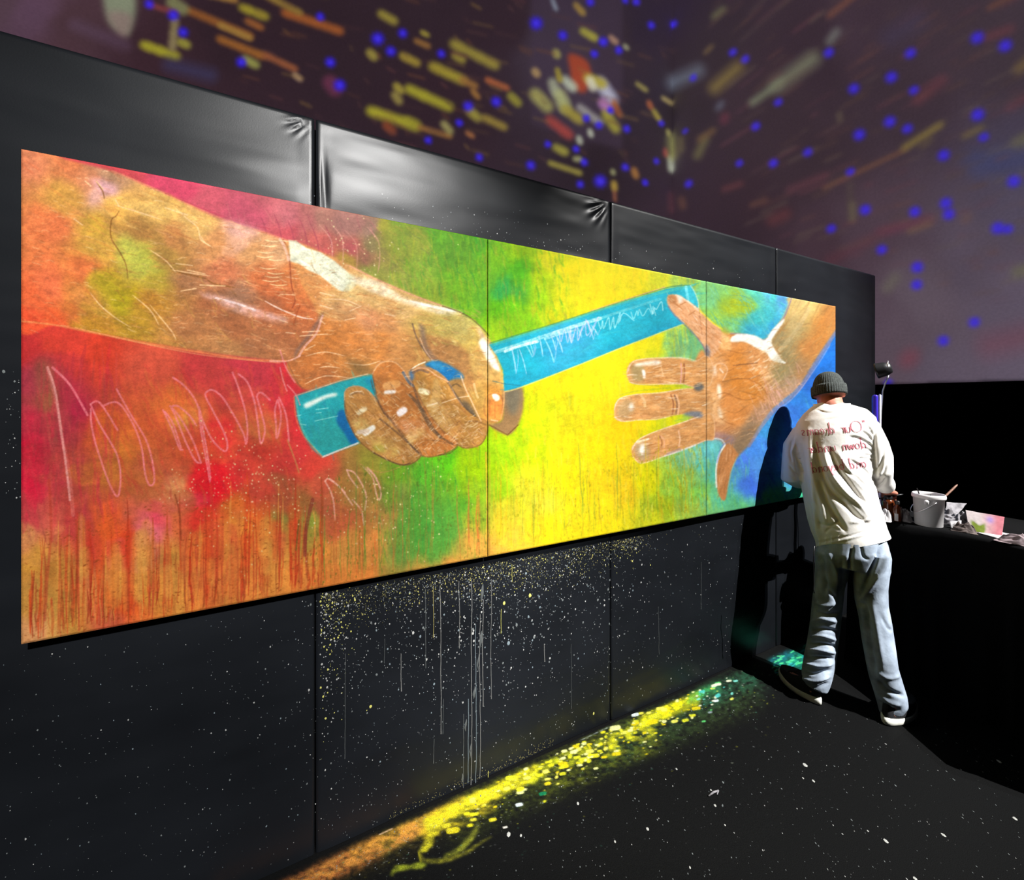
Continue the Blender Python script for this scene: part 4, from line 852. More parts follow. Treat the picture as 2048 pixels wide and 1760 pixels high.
for q_ in ((3, 2, 1, 0), (4, 5, 6, 7), (0, 1, 5, 4), (1, 2, 6, 5), (2, 3, 7, 6), (3, 0, 4, 7)): bm.faces.new([V[i] for i in q_])
link('batten', fromB('batten', bm), M['cloth'], mur, False)
# ------------------------------------------------------------------ flecks and runs of paint (real little domes)
def fleck_mesh(name, pts, U, W, Nn, jitter=1):
    """pts: (x,y,z, ru, rw, rgb)"""
    V = []; Fc = []; Cc = []
    for p, ru, rw, c in pts:
        b = len(V); V.append(p+Nn*min(ru, rw)*.25); Cc.append(c); a0 = random.random()*6.28
        for k in range(6):
            a = a0+k*math.pi/3; m_ = random.uniform(.8, 1.15); V.append(p+U*ru*math.cos(a)*m_+W*rw*math.sin(a)*m_+Nn*.0001); Cc.append(c)
        for k in range(6): Fc.append((b, b+1+k, b+1+(k+1) % 6))
    me = mesh(name, V, Fc); set_col(me, np.array(Cc)); return me
random.seed(11); r = np.random.RandomState(11)
UP = Vector((0, 0, 1)); pts = []
tone = {'w': (.27, .27, .26), 'y': (.36, .34, .09), 'g': (.10, .11, .11), 'o': (.19, .165, .06), 't': (.12, .15, .165)}
def under(px): return 1300-.1895*(px-46)
def floory(x): return float(np.interp(x, [0, 637, 1222, 1487, 1600, 1755], [2020, 1725, 1450, 1335, 1285, 1219]))
def addf(px, py, r_px, c, k=1.0):
    s_, h_ = wall_sh(px, py)
    if h_ < .01 or h_ > H_TOP-.01 or s_ > S_END-.01: return
    z = wpt(s_, h_).y; q = r_px/F*z
    pts.append((wpt(s_, h_, surf(s_, h_)+.0006), q*.85*k, q*1.15, tone[c]))
for i in range(2700):            # dense spray right under the mural
    px = r.uniform(650, 1240) if i % 3 else r.normal(1020, 110); py = under(px)+abs(r.normal(0, 34))+6
    if i % 9 == 0: px = r.normal(1262, 22); py = under(px)+abs(r.normal(0, 18))+8
    addf(px, py, abs(r.normal(.2, .45))+.2, 'goyog'[r.randint(5)])
for i in range(1500):
    px = r.normal(960, 190); py = under(px)+abs(r.normal(0, 150))+8
    addf(px, py, abs(r.normal(.2, .75))+.25, 'wwggt'[r.randint(5)])
for i in range(260):
    px = 640+abs(r.normal(0, 34)); py = under(px)+abs(r.normal(0, 120)); addf(px, py, abs(r.normal(.5, .8))+.3, 'wywy'[r.randint(4)])
for i in range(2600):
    px = r.uniform(0, 1500); py = r.uniform(under(px)+10, floory(px))
    if px < 630 and i % 2: continue
    addf(px, py, abs(r.normal(.15, .5))+.2, 'ggtwg'[r.randint(5)])
for i in range(150):             # sparse specks above the mural
    px = r.normal(1130, 210); t0 = 612-.1924*(1672-px); py = t0-abs(r.normal(0, 26))-5; addf(px, py, abs(r.normal(.2, .5))+.25, 'wgt'[r.randint(3)])
for i in range(40):
    px = r.uniform(0, 40); py = r.uniform(730, 1000); addf(px, py, abs(r.normal(.5, .7))+.3, 'gw'[r.randint(2)])
for i in range(900):             # yellow mist near the floor
    px = r.uniform(780, 1110); py = floory(px)-abs(r.normal(0, 11))-1; addf(px, py, r.uniform(.3, .8), 'o')
for px, py, rr, c in ((1062, 1193, 4, 'y'), (1010, 1208, 3.5, 'y'), (1020, 1290, 4, 't'), (948, 1270, 3, 'w'), (950, 1285, 2.5, 'w'), (1190, 1430, 2.5, 'y'), (742, 1416, 3, 'y')):
    addf(px, py, rr, c)
tag(link('paint_speckle', fleck_mesh('paint_speckle', pts, D2, UP, N2), M['fleck'], wall), 'white and yellow paint specks spattered below the mural', kind='stuff')
def run(px, y0, y1, wpx, c, wob=1.0):
    V = []; Fc = []; n = max(6, int((y1-y0)/12)); x = px
    for i in range(n+1):
        y = y0+(y1-y0)*i/n; x += r.uniform(-.5, .5)*wob; s_, h_ = wall_sh(x, y); p = wpt(s_, h_, surf(s_, h_)+.001); q = wpx*.75/F*p.y*((1 if i < n else 1.5) if wpx < 3 else max(.12, math.sin(math.pi*(i+.3)/(n+.6))))/2
        V += [p-D2*q, p+N2*q*.8, p+D2*q]
    for i in range(n): a = i*3; Fc += [(a, a+3, a+4, a+1), (a+1, a+4, a+5, a+2)]
    me = mesh('paint_run', V, Fc); set_col(me, np.array([tone[c]]*len(V))*RUN_GAIN.get(c, 1)); return me
RUN_GAIN = {'w': .40, 'g': .55, 'y': .8, 'o': .7, 't': .8}
for px, y0, y1, wd, c in ((852, 1180, 1340, 1.3, 'g'), (868, 1175, 1278, 1.6, 'o'), (882, 1175, 1470, 1.6, 'w'), (920, 1165, 1300, 1.4, 'w'), (944, 1160, 1575, 1.8, 'w'), (938, 1400, 1570, 1.6, 't'), (953, 1250, 1570, 1.5, 't'),
                          (962, 1230, 1560, 1.5, 'w'), (968, 1200, 1415, 1.8, 'w'), (984, 1160, 1400, 1.2, 'w'), (928, 1430, 1580, 1.3, 'g'), (1004, 1220, 1270, 1.2, 'y'), (1091, 1290, 1326, 1.8, 'w'), (691, 1310, 1520, 1.1, 'g'),
                          (803, 1310, 1386, 1.6, 'w'), (888, 1400, 1470, 1.1, 'g'), (869, 1480, 1530, 1.2, 'g'), (1026, 1130, 1165, 1, 'y'), (1065, 1130, 1180, 1, 'g'), (978, 1545, 1568, 2, 'y'), (1145, 1290, 1420, .9, 'g'), (770, 1280, 1330, .9, 'g'), (1320, 1215, 1310, 1.2, 'g'), (1405, 1125, 1220, 1.2, 'g')):
    link('paint_run', run(px, y0, y1, wd, c), M['fleck'], wall)
for px, y0, y1, wd in ((968, 1170, 1205, 9), (966, 1265, 1300, 8), (951, 1375, 1400, 8), (935, 1440, 1465, 6), (960, 1310, 1345, 4), (926, 1550, 1572, 5), (944, 1490, 1520, 4)):
    link('paint_run', run(px, y0, y1, wd, 'g', 2.5), M['fleck'], wall)
pts = []
for i in range(1000):
    px = r.uniform(640, 2040); py = r.uniform(1330, 1760)
    if py < floory(px)+6 or (px > 1500 and py < 1400): continue
    p = FL(px, py, .0016)
    if p.x > 2.0 and p.y > 1.7: continue
    q = (abs(r.normal(0, .45))+.25)/F*p.y; pts.append((p, q, q*1.6, tone['g' if i % 5 else 'w']))
for px, py, rr in ((1610, 1530, 5), (1627, 1562, 3), (1772, 1682, 4.5), (1887, 1670, 4), (1998, 1523, 4), (2030, 1637, 4), (1295, 1658, 3.5), (1430, 1611, 3), (1830, 1757, 4), (1017, 1669, 5), (1042, 1671, 3), (1230, 1683, 2.5), (1422, 1580, 2), (1353, 1538, 2.5), (1450, 1650, 2), (1736, 1662, 2), (1380, 1735, 2.5), (1156, 1607, 3), (1606, 1556, 2)):
    p = FL(px, py, .0016); q = .8*rr/F*p.y; pts.append((p, q, q*1.3, (.30, .30, .28)))
tag(link('paint_speckle', fleck_mesh('paint_speckle', pts, Vector((1, 0, 0)), Vector((0, 1, 0)), UP), M['fleck'], fl), 'pale paint drops scattered over the black floor', kind='stuff')
# ================================================================== THE PAINTER
WX = Vector((.80, -.60, 0)); FW = Vector((.60, .80, 0))            # his right-hand side and the way he faces
man = empty('person', FL(1700, 1410), 'person in charcoal beanie, white printed shirt and pale jeans bending towards the mural', 'person')
def hw(px, z, x): return px/F*z*math.cos(math.atan((x-1024)/F))    # pixel half-width -> metres, seen obliquely
def ring_pts(xl, yl, xr, yr, z, b, tan=Vector((0, 0, 1)), n=40, pw=1.0, ex=2.0):
    xm, ym = (xl+xr)/2, (yl+yr)/2; c = PT(xm, ym, z); a = hw((xr-xl)/2, z, xm)
    roll = (yr-yl)/F*z; W = (WX*a+Vector((0, 0, -roll/2))); Wn = W.normalized(); T = Wn.cross(tan).normalized()
    if T.dot(FW) < 0: T = -T
    out = []
    for k in range(n):
        t = 2*math.pi*k/n; cx, sx = math.cos(t), math.sin(t)
        q = (abs(cx)**ex+abs(sx)**ex)**(-1/ex)
        out.append(c+Wn*a*cx*q*pw+T*b*sx*q)
    return out, c
def loft(bm, rings, n=40, cap=True):
    cs = [PT((r[0]+r[2])/2, (r[1]+r[3])/2, r[4]) for r in rings]; vs_ = []
    for i, r in enumerate(rings):
        t = (cs[min(i+1, len(cs)-1)]-cs[max(i-1, 0)]).normalized(); P, _ = ring_pts(r[0], r[1], r[2], r[3], r[4], r[5], t, n)
        vs_.append([bm.verts.new(p) for p in P])
    for a, b in zip(vs_, vs_[1:]):
        for k in range(n): bm.faces.new([a[k], a[(k+1) % n], b[(k+1) % n], b[k]])
    if cap: bm.faces.new(vs_[0][::-1]); bm.faces.new(vs_[-1])
def fold(me, lines, only_back=True):
    """press creases (polyline in view coordinates, width px, depth m) into the mesh along its normals"""
    n = len(me.vertices); co_ = np.empty(n*3); me.vertices.foreach_get('co', co_); V = co_.reshape(-1, 3)
    nm = np.empty(n*3); me.vertex_normals.foreach_get('vector', nm); Nn = nm.reshape(-1, 3)
    px, py = proj(V); view = V-np.array([0, 0, EYE]); view /= np.linalg.norm(view, axis=1, keepdims=True)
    fac = np.clip(-(Nn*view).sum(1)*2.2, 0, 1); dsp = np.zeros(n)
    for pts, wd, amp in lines:
        P = spline([tuple(float(v) for v in a.split(',')) for a in pts.split()], False, 6); best = np.full(n, 1e9); bt = np.zeros(n); m = len(P)-1
        for i in range(m):
            A, B = P[i], P[i+1]; Dv = B-A; L = Dv@Dv+1e-9; u = np.clip(((px-A[0])*Dv[0]+(py-A[1])*Dv[1])/L, 0, 1)
            d = np.hypot(px-A[0]-u*Dv[0], py-A[1]-u*Dv[1]); k = d < best; best[k] = d[k]; bt[k] = (i+u[k])/m
        env = np.clip(4*np.minimum(bt, 1-bt)+.25, 0, 1)
        dsp += amp*env*np.exp(-(best/wd)**2)
    V = V+Nn*(dsp*fac)[:, None]; me.vertices.foreach_set('co', V.reshape(-1)); me.update()
# ---- skeleton points
HEAD = PT(1657, 779, 2.20); NECKB = PT(1664, 815, 2.14); NECKT = PT(1660, 792, 2.17)
SHL, SHR = PT(1605, 873, 2.22), PT(1734, 862, 2.04); CH_ = PT(1672, 880, 2.12); PEL = PT(1704, 1090, 1.99)
ELL, ELR = PT(1585, 958, 2.21), PT(1762, 950, 1.98)
HIPL, HIPR = PT(1664, 1105, 2.03), PT(1742, 1100, 1.945); KNL, KNR = PT(1650, 1240, 2.02), PT(1750, 1240, 1.912)
ANL, ANR = FL(1628, 1388, 0), FL(1779, 1432, 0)
ANL = FL(1628, 1386)+Vector((0, 0, .09)); ANR = FL(1782, 1430)+Vector((0, 0, .09))
print('person', 'sh', (SHL-SHR).length, 'head', HEAD, 'pelvis', PEL, 'wall dist head', (HEAD-P0).dot(N2), 'elbow', (ELL-P0).dot(N2))
WRL = ELL+D2*.215+N2*.01+Vector((0, 0, .0)); WRR = ELR+Vector((.175, .155, -.115))
HUP = (HEAD-NECKB).normalized(); HUP = (Vector((0, 0, 1))+FW*.28-WX*.05).normalized(); HF = (FW-HUP*FW.dot(HUP)).normalized(); HS = HUP.cross(HF).normalized()
bm = bmesh.new()
# torso, pelvis, neck, head
capsule(bm, PEL+Vector((0, 0, .05)), PT(1690, 1000, 2.05), .100, .098, 20); capsule(bm, PT(1690, 1000, 2.05), CH_, .098, .105, 20)
capsule(bm, SHL*.8+CH_*.2, SHR*.8+CH_*.2, .062, .062); capsule(bm, CH_, NECKB, .09, .055); capsule(bm, NECKB, NECKT+HF*.01, .052, .050)
ellipsoid(bm, HEAD, (HS, HF, HUP), (.064, .086, .100)); ellipsoid(bm, HEAD-HUP*.055+HF*.03, (HS, HF, HUP), (.055, .062, .06))
capsule(bm, HEAD+HF*.085-HUP*.005, HEAD+HF*.108-HUP*.03, .008, .013, 8)                                 # nose
capsule(bm, HEAD+HF*.082-HUP*.064-HS*.016, HEAD+HF*.082-HUP*.064+HS*.016, .008, .008, 8)                # lips
for s_ in (-1, 1):
    ellipsoid(bm, HEAD+HS*s_*.064-HF*.005-HUP*.02, (HS, HF, HUP), (.009, .018, .030), 12, 8)            # ears
    capsule(bm, HEAD+HF*.080+HS*s_*.018+HUP*.018, HEAD+HF*.074+HS*s_*.042+HUP*.018, .008, .007, 8)      # brows
# arms
for sh, el, wr in ((SHL, ELL, WRL), (SHR, ELR, WRR)):
    capsule(bm, sh, el, .040, .026); capsule(bm, el, wr, .027, .024)
# legs and feet
FTL, FTR = (FL(1575, 1352)-FL(1640, 1402)).normalized(), (FL(1845, 1394)-FL(1780, 1447)).normalized()
hl = FL(1641, 1412); hr = FL(1770, 1451); ANL = hl+FTL*.055+Vector((0, 0, .09)); ANR = hr+FTR*.06+Vector((0, 0, .09))
for hp, kn, an, ft in ((HIPL, KNL, ANL, FTL), (HIPR, KNR, ANR, FTR)):
    capsule(bm, hp, kn, .064, .044); capsule(bm, kn, an, .044, .034); capsule(bm, an-ft*.01-Vector((0, 0, .04)), an+ft*.10-Vector((0, 0, .052)), .030, .022)
# hands: palm, four fingers of unequal length and a thumb
def hand(bm, wr, dirn, nrm, side, curl, brush=False):
    """dirn: wrist->knuckles, nrm: back of the hand, side: towards the thumb"""
    dirn = dirn.normalized(); side = (side-dirn*side.dot(dirn)).normalized(); nrm = side.cross(dirn)*(1 if side.cross(dirn).dot(nrm) > 0 else -1); nrm.normalize()
    for k in range(4):
        o = side*(.030-.020*k); capsule(bm, wr+o*.55, wr+dirn*.085+o, .015, .0125, 8)
    for k, (l, c) in enumerate(((.070, 0), (.078, .1), (.072, .15), (.056, .25))):
        p = wr+dirn*.088+side*(.031-.0205*k); d = dirn.copy(); seg = (.45, .31, .24)
        for j in range(3):
            a = curl*(.75+c)*(.7+.35*j); d = (d*math.cos(a)-nrm*math.sin(a)).normalized()
            nn = (nrm-d*nrm.dot(d)).normalized(); nrm_ = nn; q = p+d*l*seg[j]; capsule(bm, p, q, .0088-.0008*j, .0082-.0008*j, 8); p = q
    p = wr+dirn*.022+side*.026; q = p+(dirn*.55+side*.75-nrm*.35).normalized()*.042; r_ = q+(dirn*.85+side*.05-nrm*.55).normalized()*.032; t_ = r_+(dirn*.8-side*.3-nrm*.6).normalized()*.026
    capsule(bm, p, q, .0135, .0105, 8); capsule(bm, q, r_, .0100, .0092, 8); capsule(bm, r_, t_, .0092, .0078, 8)
    return wr+dirn*.085-nrm*.03
GL = hand(bm, WRL, D2*.85-N2*.25+Vector((0, 0, -.1)), N2, Vector((0, 0, 1)), .55)
GR = hand(bm, WRR, Vector((.72, .68, -.22)), Vector((0, 0, 1)), -WX+FW*.6, .7)
link('body', remeshed(bm, 'body', .0048, 2, .4), M['skin'], man)
# ---- shirt
bm = bmesh.new()
TORSO = [  # xl yl xr yr z half-thickness
    (1634, 808, 1690, 808, 2.155, .048), (1621, 815, 1706, 811, 2.15, .062), (1603, 830, 1732, 818, 2.14, .078), (1588, 850, 1750, 834, 2.13, .096), (1583, 872, 1752, 862, 2.12, .110), (1586, 905, 1752, 892, 2.11, .118),
    (1592, 940, 1748, 925, 2.095, .122), (1597, 975, 1748, 958, 2.08, .124), (1603, 1010, 1756, 992, 2.06, .126), (1609, 1045, 1766, 1025, 2.04, .130), (1616, 1072, 1774, 1048, 2.025, .134), (1624, 1093, 1782, 1064, 2.01, .138), (1630, 1125, 1790, 1098, 1.995, .140)]
loft(bm, TORSO, 48)
# shirt-tail under the hem line is left hanging free of the trousers
def sleeve(bm, pts):
    tube(bm, [p for p, r_ in pts], [r_ for p, r_ in pts], 24)
sleeve(bm, [(SHL+Vector((0, 0, .005))+WX*.05, .066), (SHL-WX*.004, .062), (PT(1592, 893, 2.235), .062), (PT(1589, 925, 2.22), .060), (ELL+Vector((0, 0, .004)), .056), (ELL+D2*.05-Vector((0, 0, .006)), .052), (ELL*.35+WRL*.65, .043), (ELL*.2+WRL*.8, .040)])
sleeve(bm, [(SHR-WX*.05, .070), (SHR+WX*.002, .064), (PT(1747, 890, 2.01), .060), (PT(1757, 915, 1.99), .056), (PT(1759, 942, 1.98), .052), (ELR+FW*.04-Vector((0, 0, .028)), .050), (ELR*.45+WRR*.55, .044), (ELR*.3+WRR*.7, .041)])
shm = remeshed(bm, 'shirt', .0048, 7, .5)
HA, HB_ = PT(1624, 1105, 2.01), PT(1780, 1071, 1.97); hn = (HB_-HA).cross(FW+Vector((0, 0, -.12))).normalized(); hn = hn if hn.z < 0 else -hn
bm = bmesh.new(); bm.from_mesh(shm); bmesh.ops.bisect_plane(bm, geom=bm.verts[:]+bm.edges[:]+bm.faces[:], plane_co=HA, plane_no=hn, clear_outer=True); bm.to_mesh(shm); bm.free()
FOLDS = [
    ('1630,890 1638,925 1648,958 1664,985 1690,1008 1712,1030 1738,1050', 5.0, -.016), ('1646,895 1655,930 1668,955 1692,985 1716,1006 1740,1036', 4.5, .009), ('1660,900 1674,935 1694,962 1712,985 1734,1010', 4.5, -.013), ('1676,905 1694,935 1712,960 1738,990', 4, .006),
    ('1640,960 1648,990 1660,1015 1676,1040 1690,1060', 4.5, -.013), ('1628,935 1634,975 1644,1010 1652,1050', 4.5, .007), ('1626,1000 1634,1030 1642,1060', 4, -.007), ('1690,940 1716,960 1740,985 1752,1010', 3.5, -.007), ('1700,920 1724,935 1744,958', 3, -.006),
    ('1618,862 1622,920 1627,980 1632,1040 1640,1085', 6, .011), ('1602,885 1604,930 1609,980 1614,1040 1622,1085', 10, -.020),
    ('1752,900 1736,886 1716,876 1698,874', 2.6, -.008), ('1752,908 1738,900 1728,896', 2.6, -.006), ('1751,915 1738,911 1728,909', 2.4, -.005), ('1750,890 1738,872 1724,862', 2.4, -.007), ('1750,880 1744,866 1734,852 1722,848', 2.2, -.005), ('1751,922 1735,918 1715,917', 2.6, -.006),
    ('1752,862 1748,890 1750,925 1754,950', 3.2, -.010), ('1750,945 1762,925 1768,900 1769,880', 2.6, -.006), ('1756,962 1766,950 1773,932', 2.4, -.006), ('1756,972 1766,966 1772,956', 2, -.006), ('1755,952 1764,940 1770,920', 2, .004),
    ('1592,872 1590,890 1583,905', 3, .006), ('1588,905 1594,925 1600,950', 3, -.010), ('1578,930 1590,945 1600,955', 2.6, -.006), ('1575,950 1588,960 1598,962', 2.4, .004), ('1583,880 1580,905 1584,925', 3, -.005),
    ('1627,1087 1660,1080 1700,1071 1740,1061 1778,1056', 1.3, -.003), ('1629,1094 1660,1086 1700,1077 1740,1067 1779,1062', 1.6, .003),
    ('1634,820 1660,826 1690,818', 2, -.003), ('1650,840 1680,836 1710,838', 4, -.003), ('1636,1045 1660,1052 1680,1040', 3, -.005), ('1650,1066 1662,1056 1680,1060', 2.6, -.004), ('1700,1045 1730,1042 1760,1030', 3, .004), ('1640,1078 1640,1092', 1.5, .003), ('1652,1076 1653,1090', 1.5, .003), ('1664,1073 1665,1088', 1.5, .003), ('1676,1072 1677,1086', 1.5, .003)]
fold(shm, FOLDS)
shirt = link('shirt', shm, M['shirt'], man)
# ---- mirrored print on the back (reads backwards in the photograph)
bv = BVHTree.FromPolygons([v.co.copy() for v in shm.vertices], [tuple(p.vertices) for p in shm.polygons])
def ell(cx, cy, rx, ry, n=18): return [(cx+rx*math.sin(2*math.pi*k/n), cy+ry*math.cos(2*math.pi*k/n)) for k in range(n+1)]
G = {'O': (1.95, [ell(.9, .95, .85, 1.0)]), 'u': (1.0, [[(0, 1), (0, .3), (.2, 0), (.5, .15), (.68, .6)], [(.7, 1), (.7, .1), (.85, 0)]]), 'r': (.72, [[(0, 1), (0, 0)], [(0, .6), (.25, .95), (.5, .95)]]),
     'd': (.98, [[(.62, .75), (.35, 1), (.05, .6), (.15, .05), (.45, .1), (.62, .45)], [(.68, 2.05), (.66, .1), (.8, 0)]]), 'e': (.8, [[(.03, .5), (.5, .55), (.5, .9), (.28, 1), (.03, .6), (.08, .12), (.35, 0), (.6, .2)]]),
     'a': (.95, [[(.6, .75), (.35, 1), (.05, .6), (.12, .05), (.4, .08), (.6, .45)], [(.64, 1), (.62, .1), (.78, 0)]]), 'm': (1.35, [[(0, 1), (0, 0)], [(0, .7), (.3, 1), (.45, .8), (.45, 0)], [(.45, .7), (.78, 1), (.92, .8), (.92, 0), (1.05, 0)]]),
     's': (.68, [[(.5, .85), (.25, 1), (.05, .78), (.42, .35), (.3, .02), (.0, .12)]]), 'o': (.85, [ell(.32, .5, .32, .5, 12)]), 'w': (1.2, [[(0, 1), (.22, 0), (.45, .85), (.68, 0), (.95, 1)]]), 'n': (.95, [[(0, 1), (0, 0)], [(0, .7), (.3, 1), (.52, .8), (.52, 0), (.65, 0)]]),
     'b': (.9, [[(0, 2.05), (0, .1)], [(0, .65), (.35, 1), (.62, .55), (.4, 0), (.0, .12)]]), 'y': (.9, [[(0, 1), (.3, .05)], [(.62, 1), (.2, -.65), (-.05, -.75)]]), ' ': (.85, []), '"': (.62, [[(.1, 2.0), (.05, 1.65)], [(.35, 2.0), (.3, 1.65)]])}
PV = []; PF = []
def cast(px, py):
    o_ = Vector((0, 0, EYE)); d = Vector(((px-1024)/F, 1, (HY-py)/F)).normalized(); h, n, i, t = bv.ray_cast(o_, d)
    return (h-d*.0017) if h else None
for text, x0, y0, x1, y1, u in (('"Our dreams', 1733, 862, 1602, 872, 11.2), ('down under', 1733, 896, 1614, 907, 10.6), ('and beyond', 1733, 934, 1622, 946, 10.6)):
    tot = sum(G[c][0] for c in text); k = (x0-x1)/tot; cur = 0
    for c in text:
        adv, strokes = G[c]
        for st in strokes:
            q = spline(st, False, 9) if len(st) > 2 else np.array([(st[0][0]+(st[1][0]-st[0][0])*t, st[0][1]+(st[1][1]-st[0][1])*t) for t in np.linspace(0, 1, 16)])
            prev = None
            for i in range(len(q)):
                d = q[min(i+1, len(q)-1)]-q[max(i-1, 0)]; d = d/(np.linalg.norm(d)+1e-9); wd = (.85+1.0*abs(d[1]))
                gx = (cur+q[i][0]+.16*q[i][1]); bx, by = x0-gx*k, y0+(y1-y0)*(gx/tot)-q[i][1]*u
                nx, ny = d[1], d[0]; a = cast(bx-nx*wd*.6, by-ny*wd*.35*-1); b = cast(bx+nx*wd*.6, by+ny*wd*.35*-1)
                if a is None or b is None: prev = None; continue
                PV += [a, b]; cu_ = len(PV)-2
                if prev is not None and (PV[prev]-a).length < .03: PF.append((prev, prev+1, cu_+1, cu_))
                prev = cu_
        cur += adv
        if c == ' ' or cur >= tot-1e-6:
            link('printed_word', mesh('printed_word', PV, PF), M['print'], shirt, False); PV = []; PF = []
# neck rib
bm = bmesh.new(); P_, _ = ring_pts(1627, 810, 1699, 808, 2.155, .054, Vector((0, 0, 1)), 40); tube(bm, P_+[P_[0]], .0045, 8, False); link('collar', fromB('collar', bm), M['shirt'], shirt)
# ---- jeans
bm = bmesh.new()
loft(bm, [(1642, 1066, 1764, 1052, 1.99, .095), (1634, 1092, 1774, 1078, 1.985, .110), (1628, 1112, 1781, 1104, 1.98, .118), (1629, 1135, 1779, 1132, 1.975, .10)], 40)
LEG = [(1629, 1105, 1702, 1112, 2.025, .092), (1629, 1140, 1698, 1142, 2.02, .092), (1628, 1170, 1689, 1172, 2.02, .086), (1623, 1210, 1685, 1212, 2.02, .080), (1620, 1245, 1681, 1247, 2.015, .074), (1614, 1285, 1676, 1287, 2.005, .072),
       (1606, 1325, 1671, 1327, 1.995, .072), (1602, 1350, 1664, 1353, 1.985, .072), (1603, 1362, 1660, 1366, 1.98, .068), (1608, 1372, 1655, 1378, 1.975, .060)]
loft(bm, LEG, 32)
LEGR = [(1704, 1100, 1781, 1100, 1.93, .092), (1704, 1140, 1780, 1138, 1.93, .092), (1705, 1175, 1776, 1172, 1.93, .086), (1708, 1205, 1777, 1205, 1.925, .080), (1716, 1240, 1784, 1240, 1.91, .075), (1722, 1285, 1791, 1285, 1.895, .072),
        (1730, 1330, 1797, 1328, 1.88, .070), (1736, 1360, 1806, 1356, 1.872, .068), (1745, 1390, 1815, 1384, 1.865, .064), (1752, 1415, 1818, 1404, 1.86, .058), (1757, 1432, 1808, 1422, 1.855, .05)]
loft(bm, LEGR, 32)
jm = remeshed(bm, 'jeans', .0050, 5, .5)
JF = [('1630,1205 1650,1212 1672,1206', 4, 0.0081), ('1632,1222 1652,1230 1676,1226', 4, -0.0135), ('1622,1245 1645,1238 1674,1244', 4, 0.0108), ('1620,1262 1645,1258 1676,1264', 3.5, -0.0149), ('1618,1275 1645,1272 1672,1280', 3.5, 0.0121), ('1616,1288 1645,1288 1672,1294', 3, -0.0149),
      ('1614,1300 1640,1300 1670,1306', 3.2, 0.0135), ('1610,1314 1640,1315 1668,1318', 3, -0.0135), ('1606,1326 1635,1332 1664,1328', 3.5, 0.0135), ('1604,1342 1630,1348 1662,1340', 3, -0.0135), ('1602,1356 1628,1362 1658,1354', 3.2, 0.0121), ('1606,1370 1630,1376 1656,1366', 2.6, -0.0121),
      ('1656,1104 1668,1130 1676,1165', 5, 0.0108), ('1640,1110 1646,1150 1650,1190', 6, -0.0162), ('1684,1120 1682,1160 1678,1200', 4, -0.0081), ('1648,1160 1658,1180 1676,1200', 4, -0.0108),
      ('1766,1080 1756,1110 1742,1140 1730,1165 1716,1195', 4, -0.0162), ('1775,1085 1768,1130 1748,1165 1722,1200', 5, 0.0108), ('1704,1095 1700,1120 1702,1150', 4, -0.0135), ('1722,1090 1726,1112 1738,1120', 3, -0.0081), ('1712,1205 1730,1212 1736,1240', 5, -0.0108),
      ('1728,1215 1736,1260 1742,1310 1750,1350', 6, -0.0135), ('1745,1210 1755,1270 1765,1330', 7, 0.0081), ('1750,1342 1775,1356 1800,1352', 4, 0.0068), ('1754,1362 1778,1382 1806,1392', 4, -0.0135), ('1750,1378 1775,1402 1802,1410', 4, 0.0108), ('1756,1400 1776,1418 1800,1420', 3, -0.0108), ('1762,1230 1775,1255 1786,1262', 4, -0.0054)]
fold(jm, JF)
jeans = link('jeans', jm, M['jeans'], man)
# dark cord hanging from the left hip
bm = bmesh.new(); tube(bm, [PT(1629, 1092, 1.93), PT(1627, 1120, 1.93), PT(1627.5, 1150, 1.94), PT(1628, 1166, 1.94), PT(1627, 1178, 1.94), PT(1628.5, 1186, 1.94)], [.0022, .0022, .0022, .0032, .0022, .0032], 8)
link('hanging_cord', fromB('hanging_cord', bm), M['dark'], man)
# ---- beanie with a folded ribbed cuff
bm = bmesh.new(); rings = []
for j in range(23):
    v = j/22; th = v*math.pi/2; zz = -.035+.128*math.sin(th); rr = math.cos(th)**.62 if v < 1 else .02
    rings.append([bm.verts.new(HEAD-HF*.008+HS*.0745*max(rr, .03)*(1+.010*math.cos(k*44*2*math.pi/176))*math.cos(2*math.pi*k/176)+HF*.098*max(rr, .03)*(1+.010*math.cos(k*44*2*math.pi/176))*math.sin(2*math.pi*k/176)+HUP*zz) for k in range(176)])
for a, b in zip(rings, rings[1:]):
    for k in range(176): bm.faces.new([a[k], a[(k+1) % 176], b[(k+1) % 176], b[k]])
bm.faces.new(rings[-1])
bean = link('beanie', fromB('beanie', bm), M['knit'], man)
bm = bmesh.new(); rings = []
for rr, zz in ((.97, -.036), (1.03, -.042), (1.055, -.030), (1.06, -.008), (1.05, .012), (1.01, .018), (.97, .012)):
    rings.append([bm.verts.new(HEAD-HF*.008+HS*.0745*rr*(1+.013*math.cos(k*44*2*math.pi/176))*math.cos(2*math.pi*k/176)+HF*.098*rr*(1+.013*math.cos(k*44*2*math.pi/176))*math.sin(2*math.pi*k/176)+HUP*(zz+.010*math.sin(2*math.pi*k/176))-HUP*.006*math.cos(2*math.pi*k/176)) for k in range(176)])
for a, b in zip(rings, rings[1:]+rings[:1]):
    for k in range(176): bm.faces.new([a[k], a[(k+1) % 176], b[(k+1) % 176], b[k]])
link('cuff', fromB('cuff', bm), M['knit'], bean)
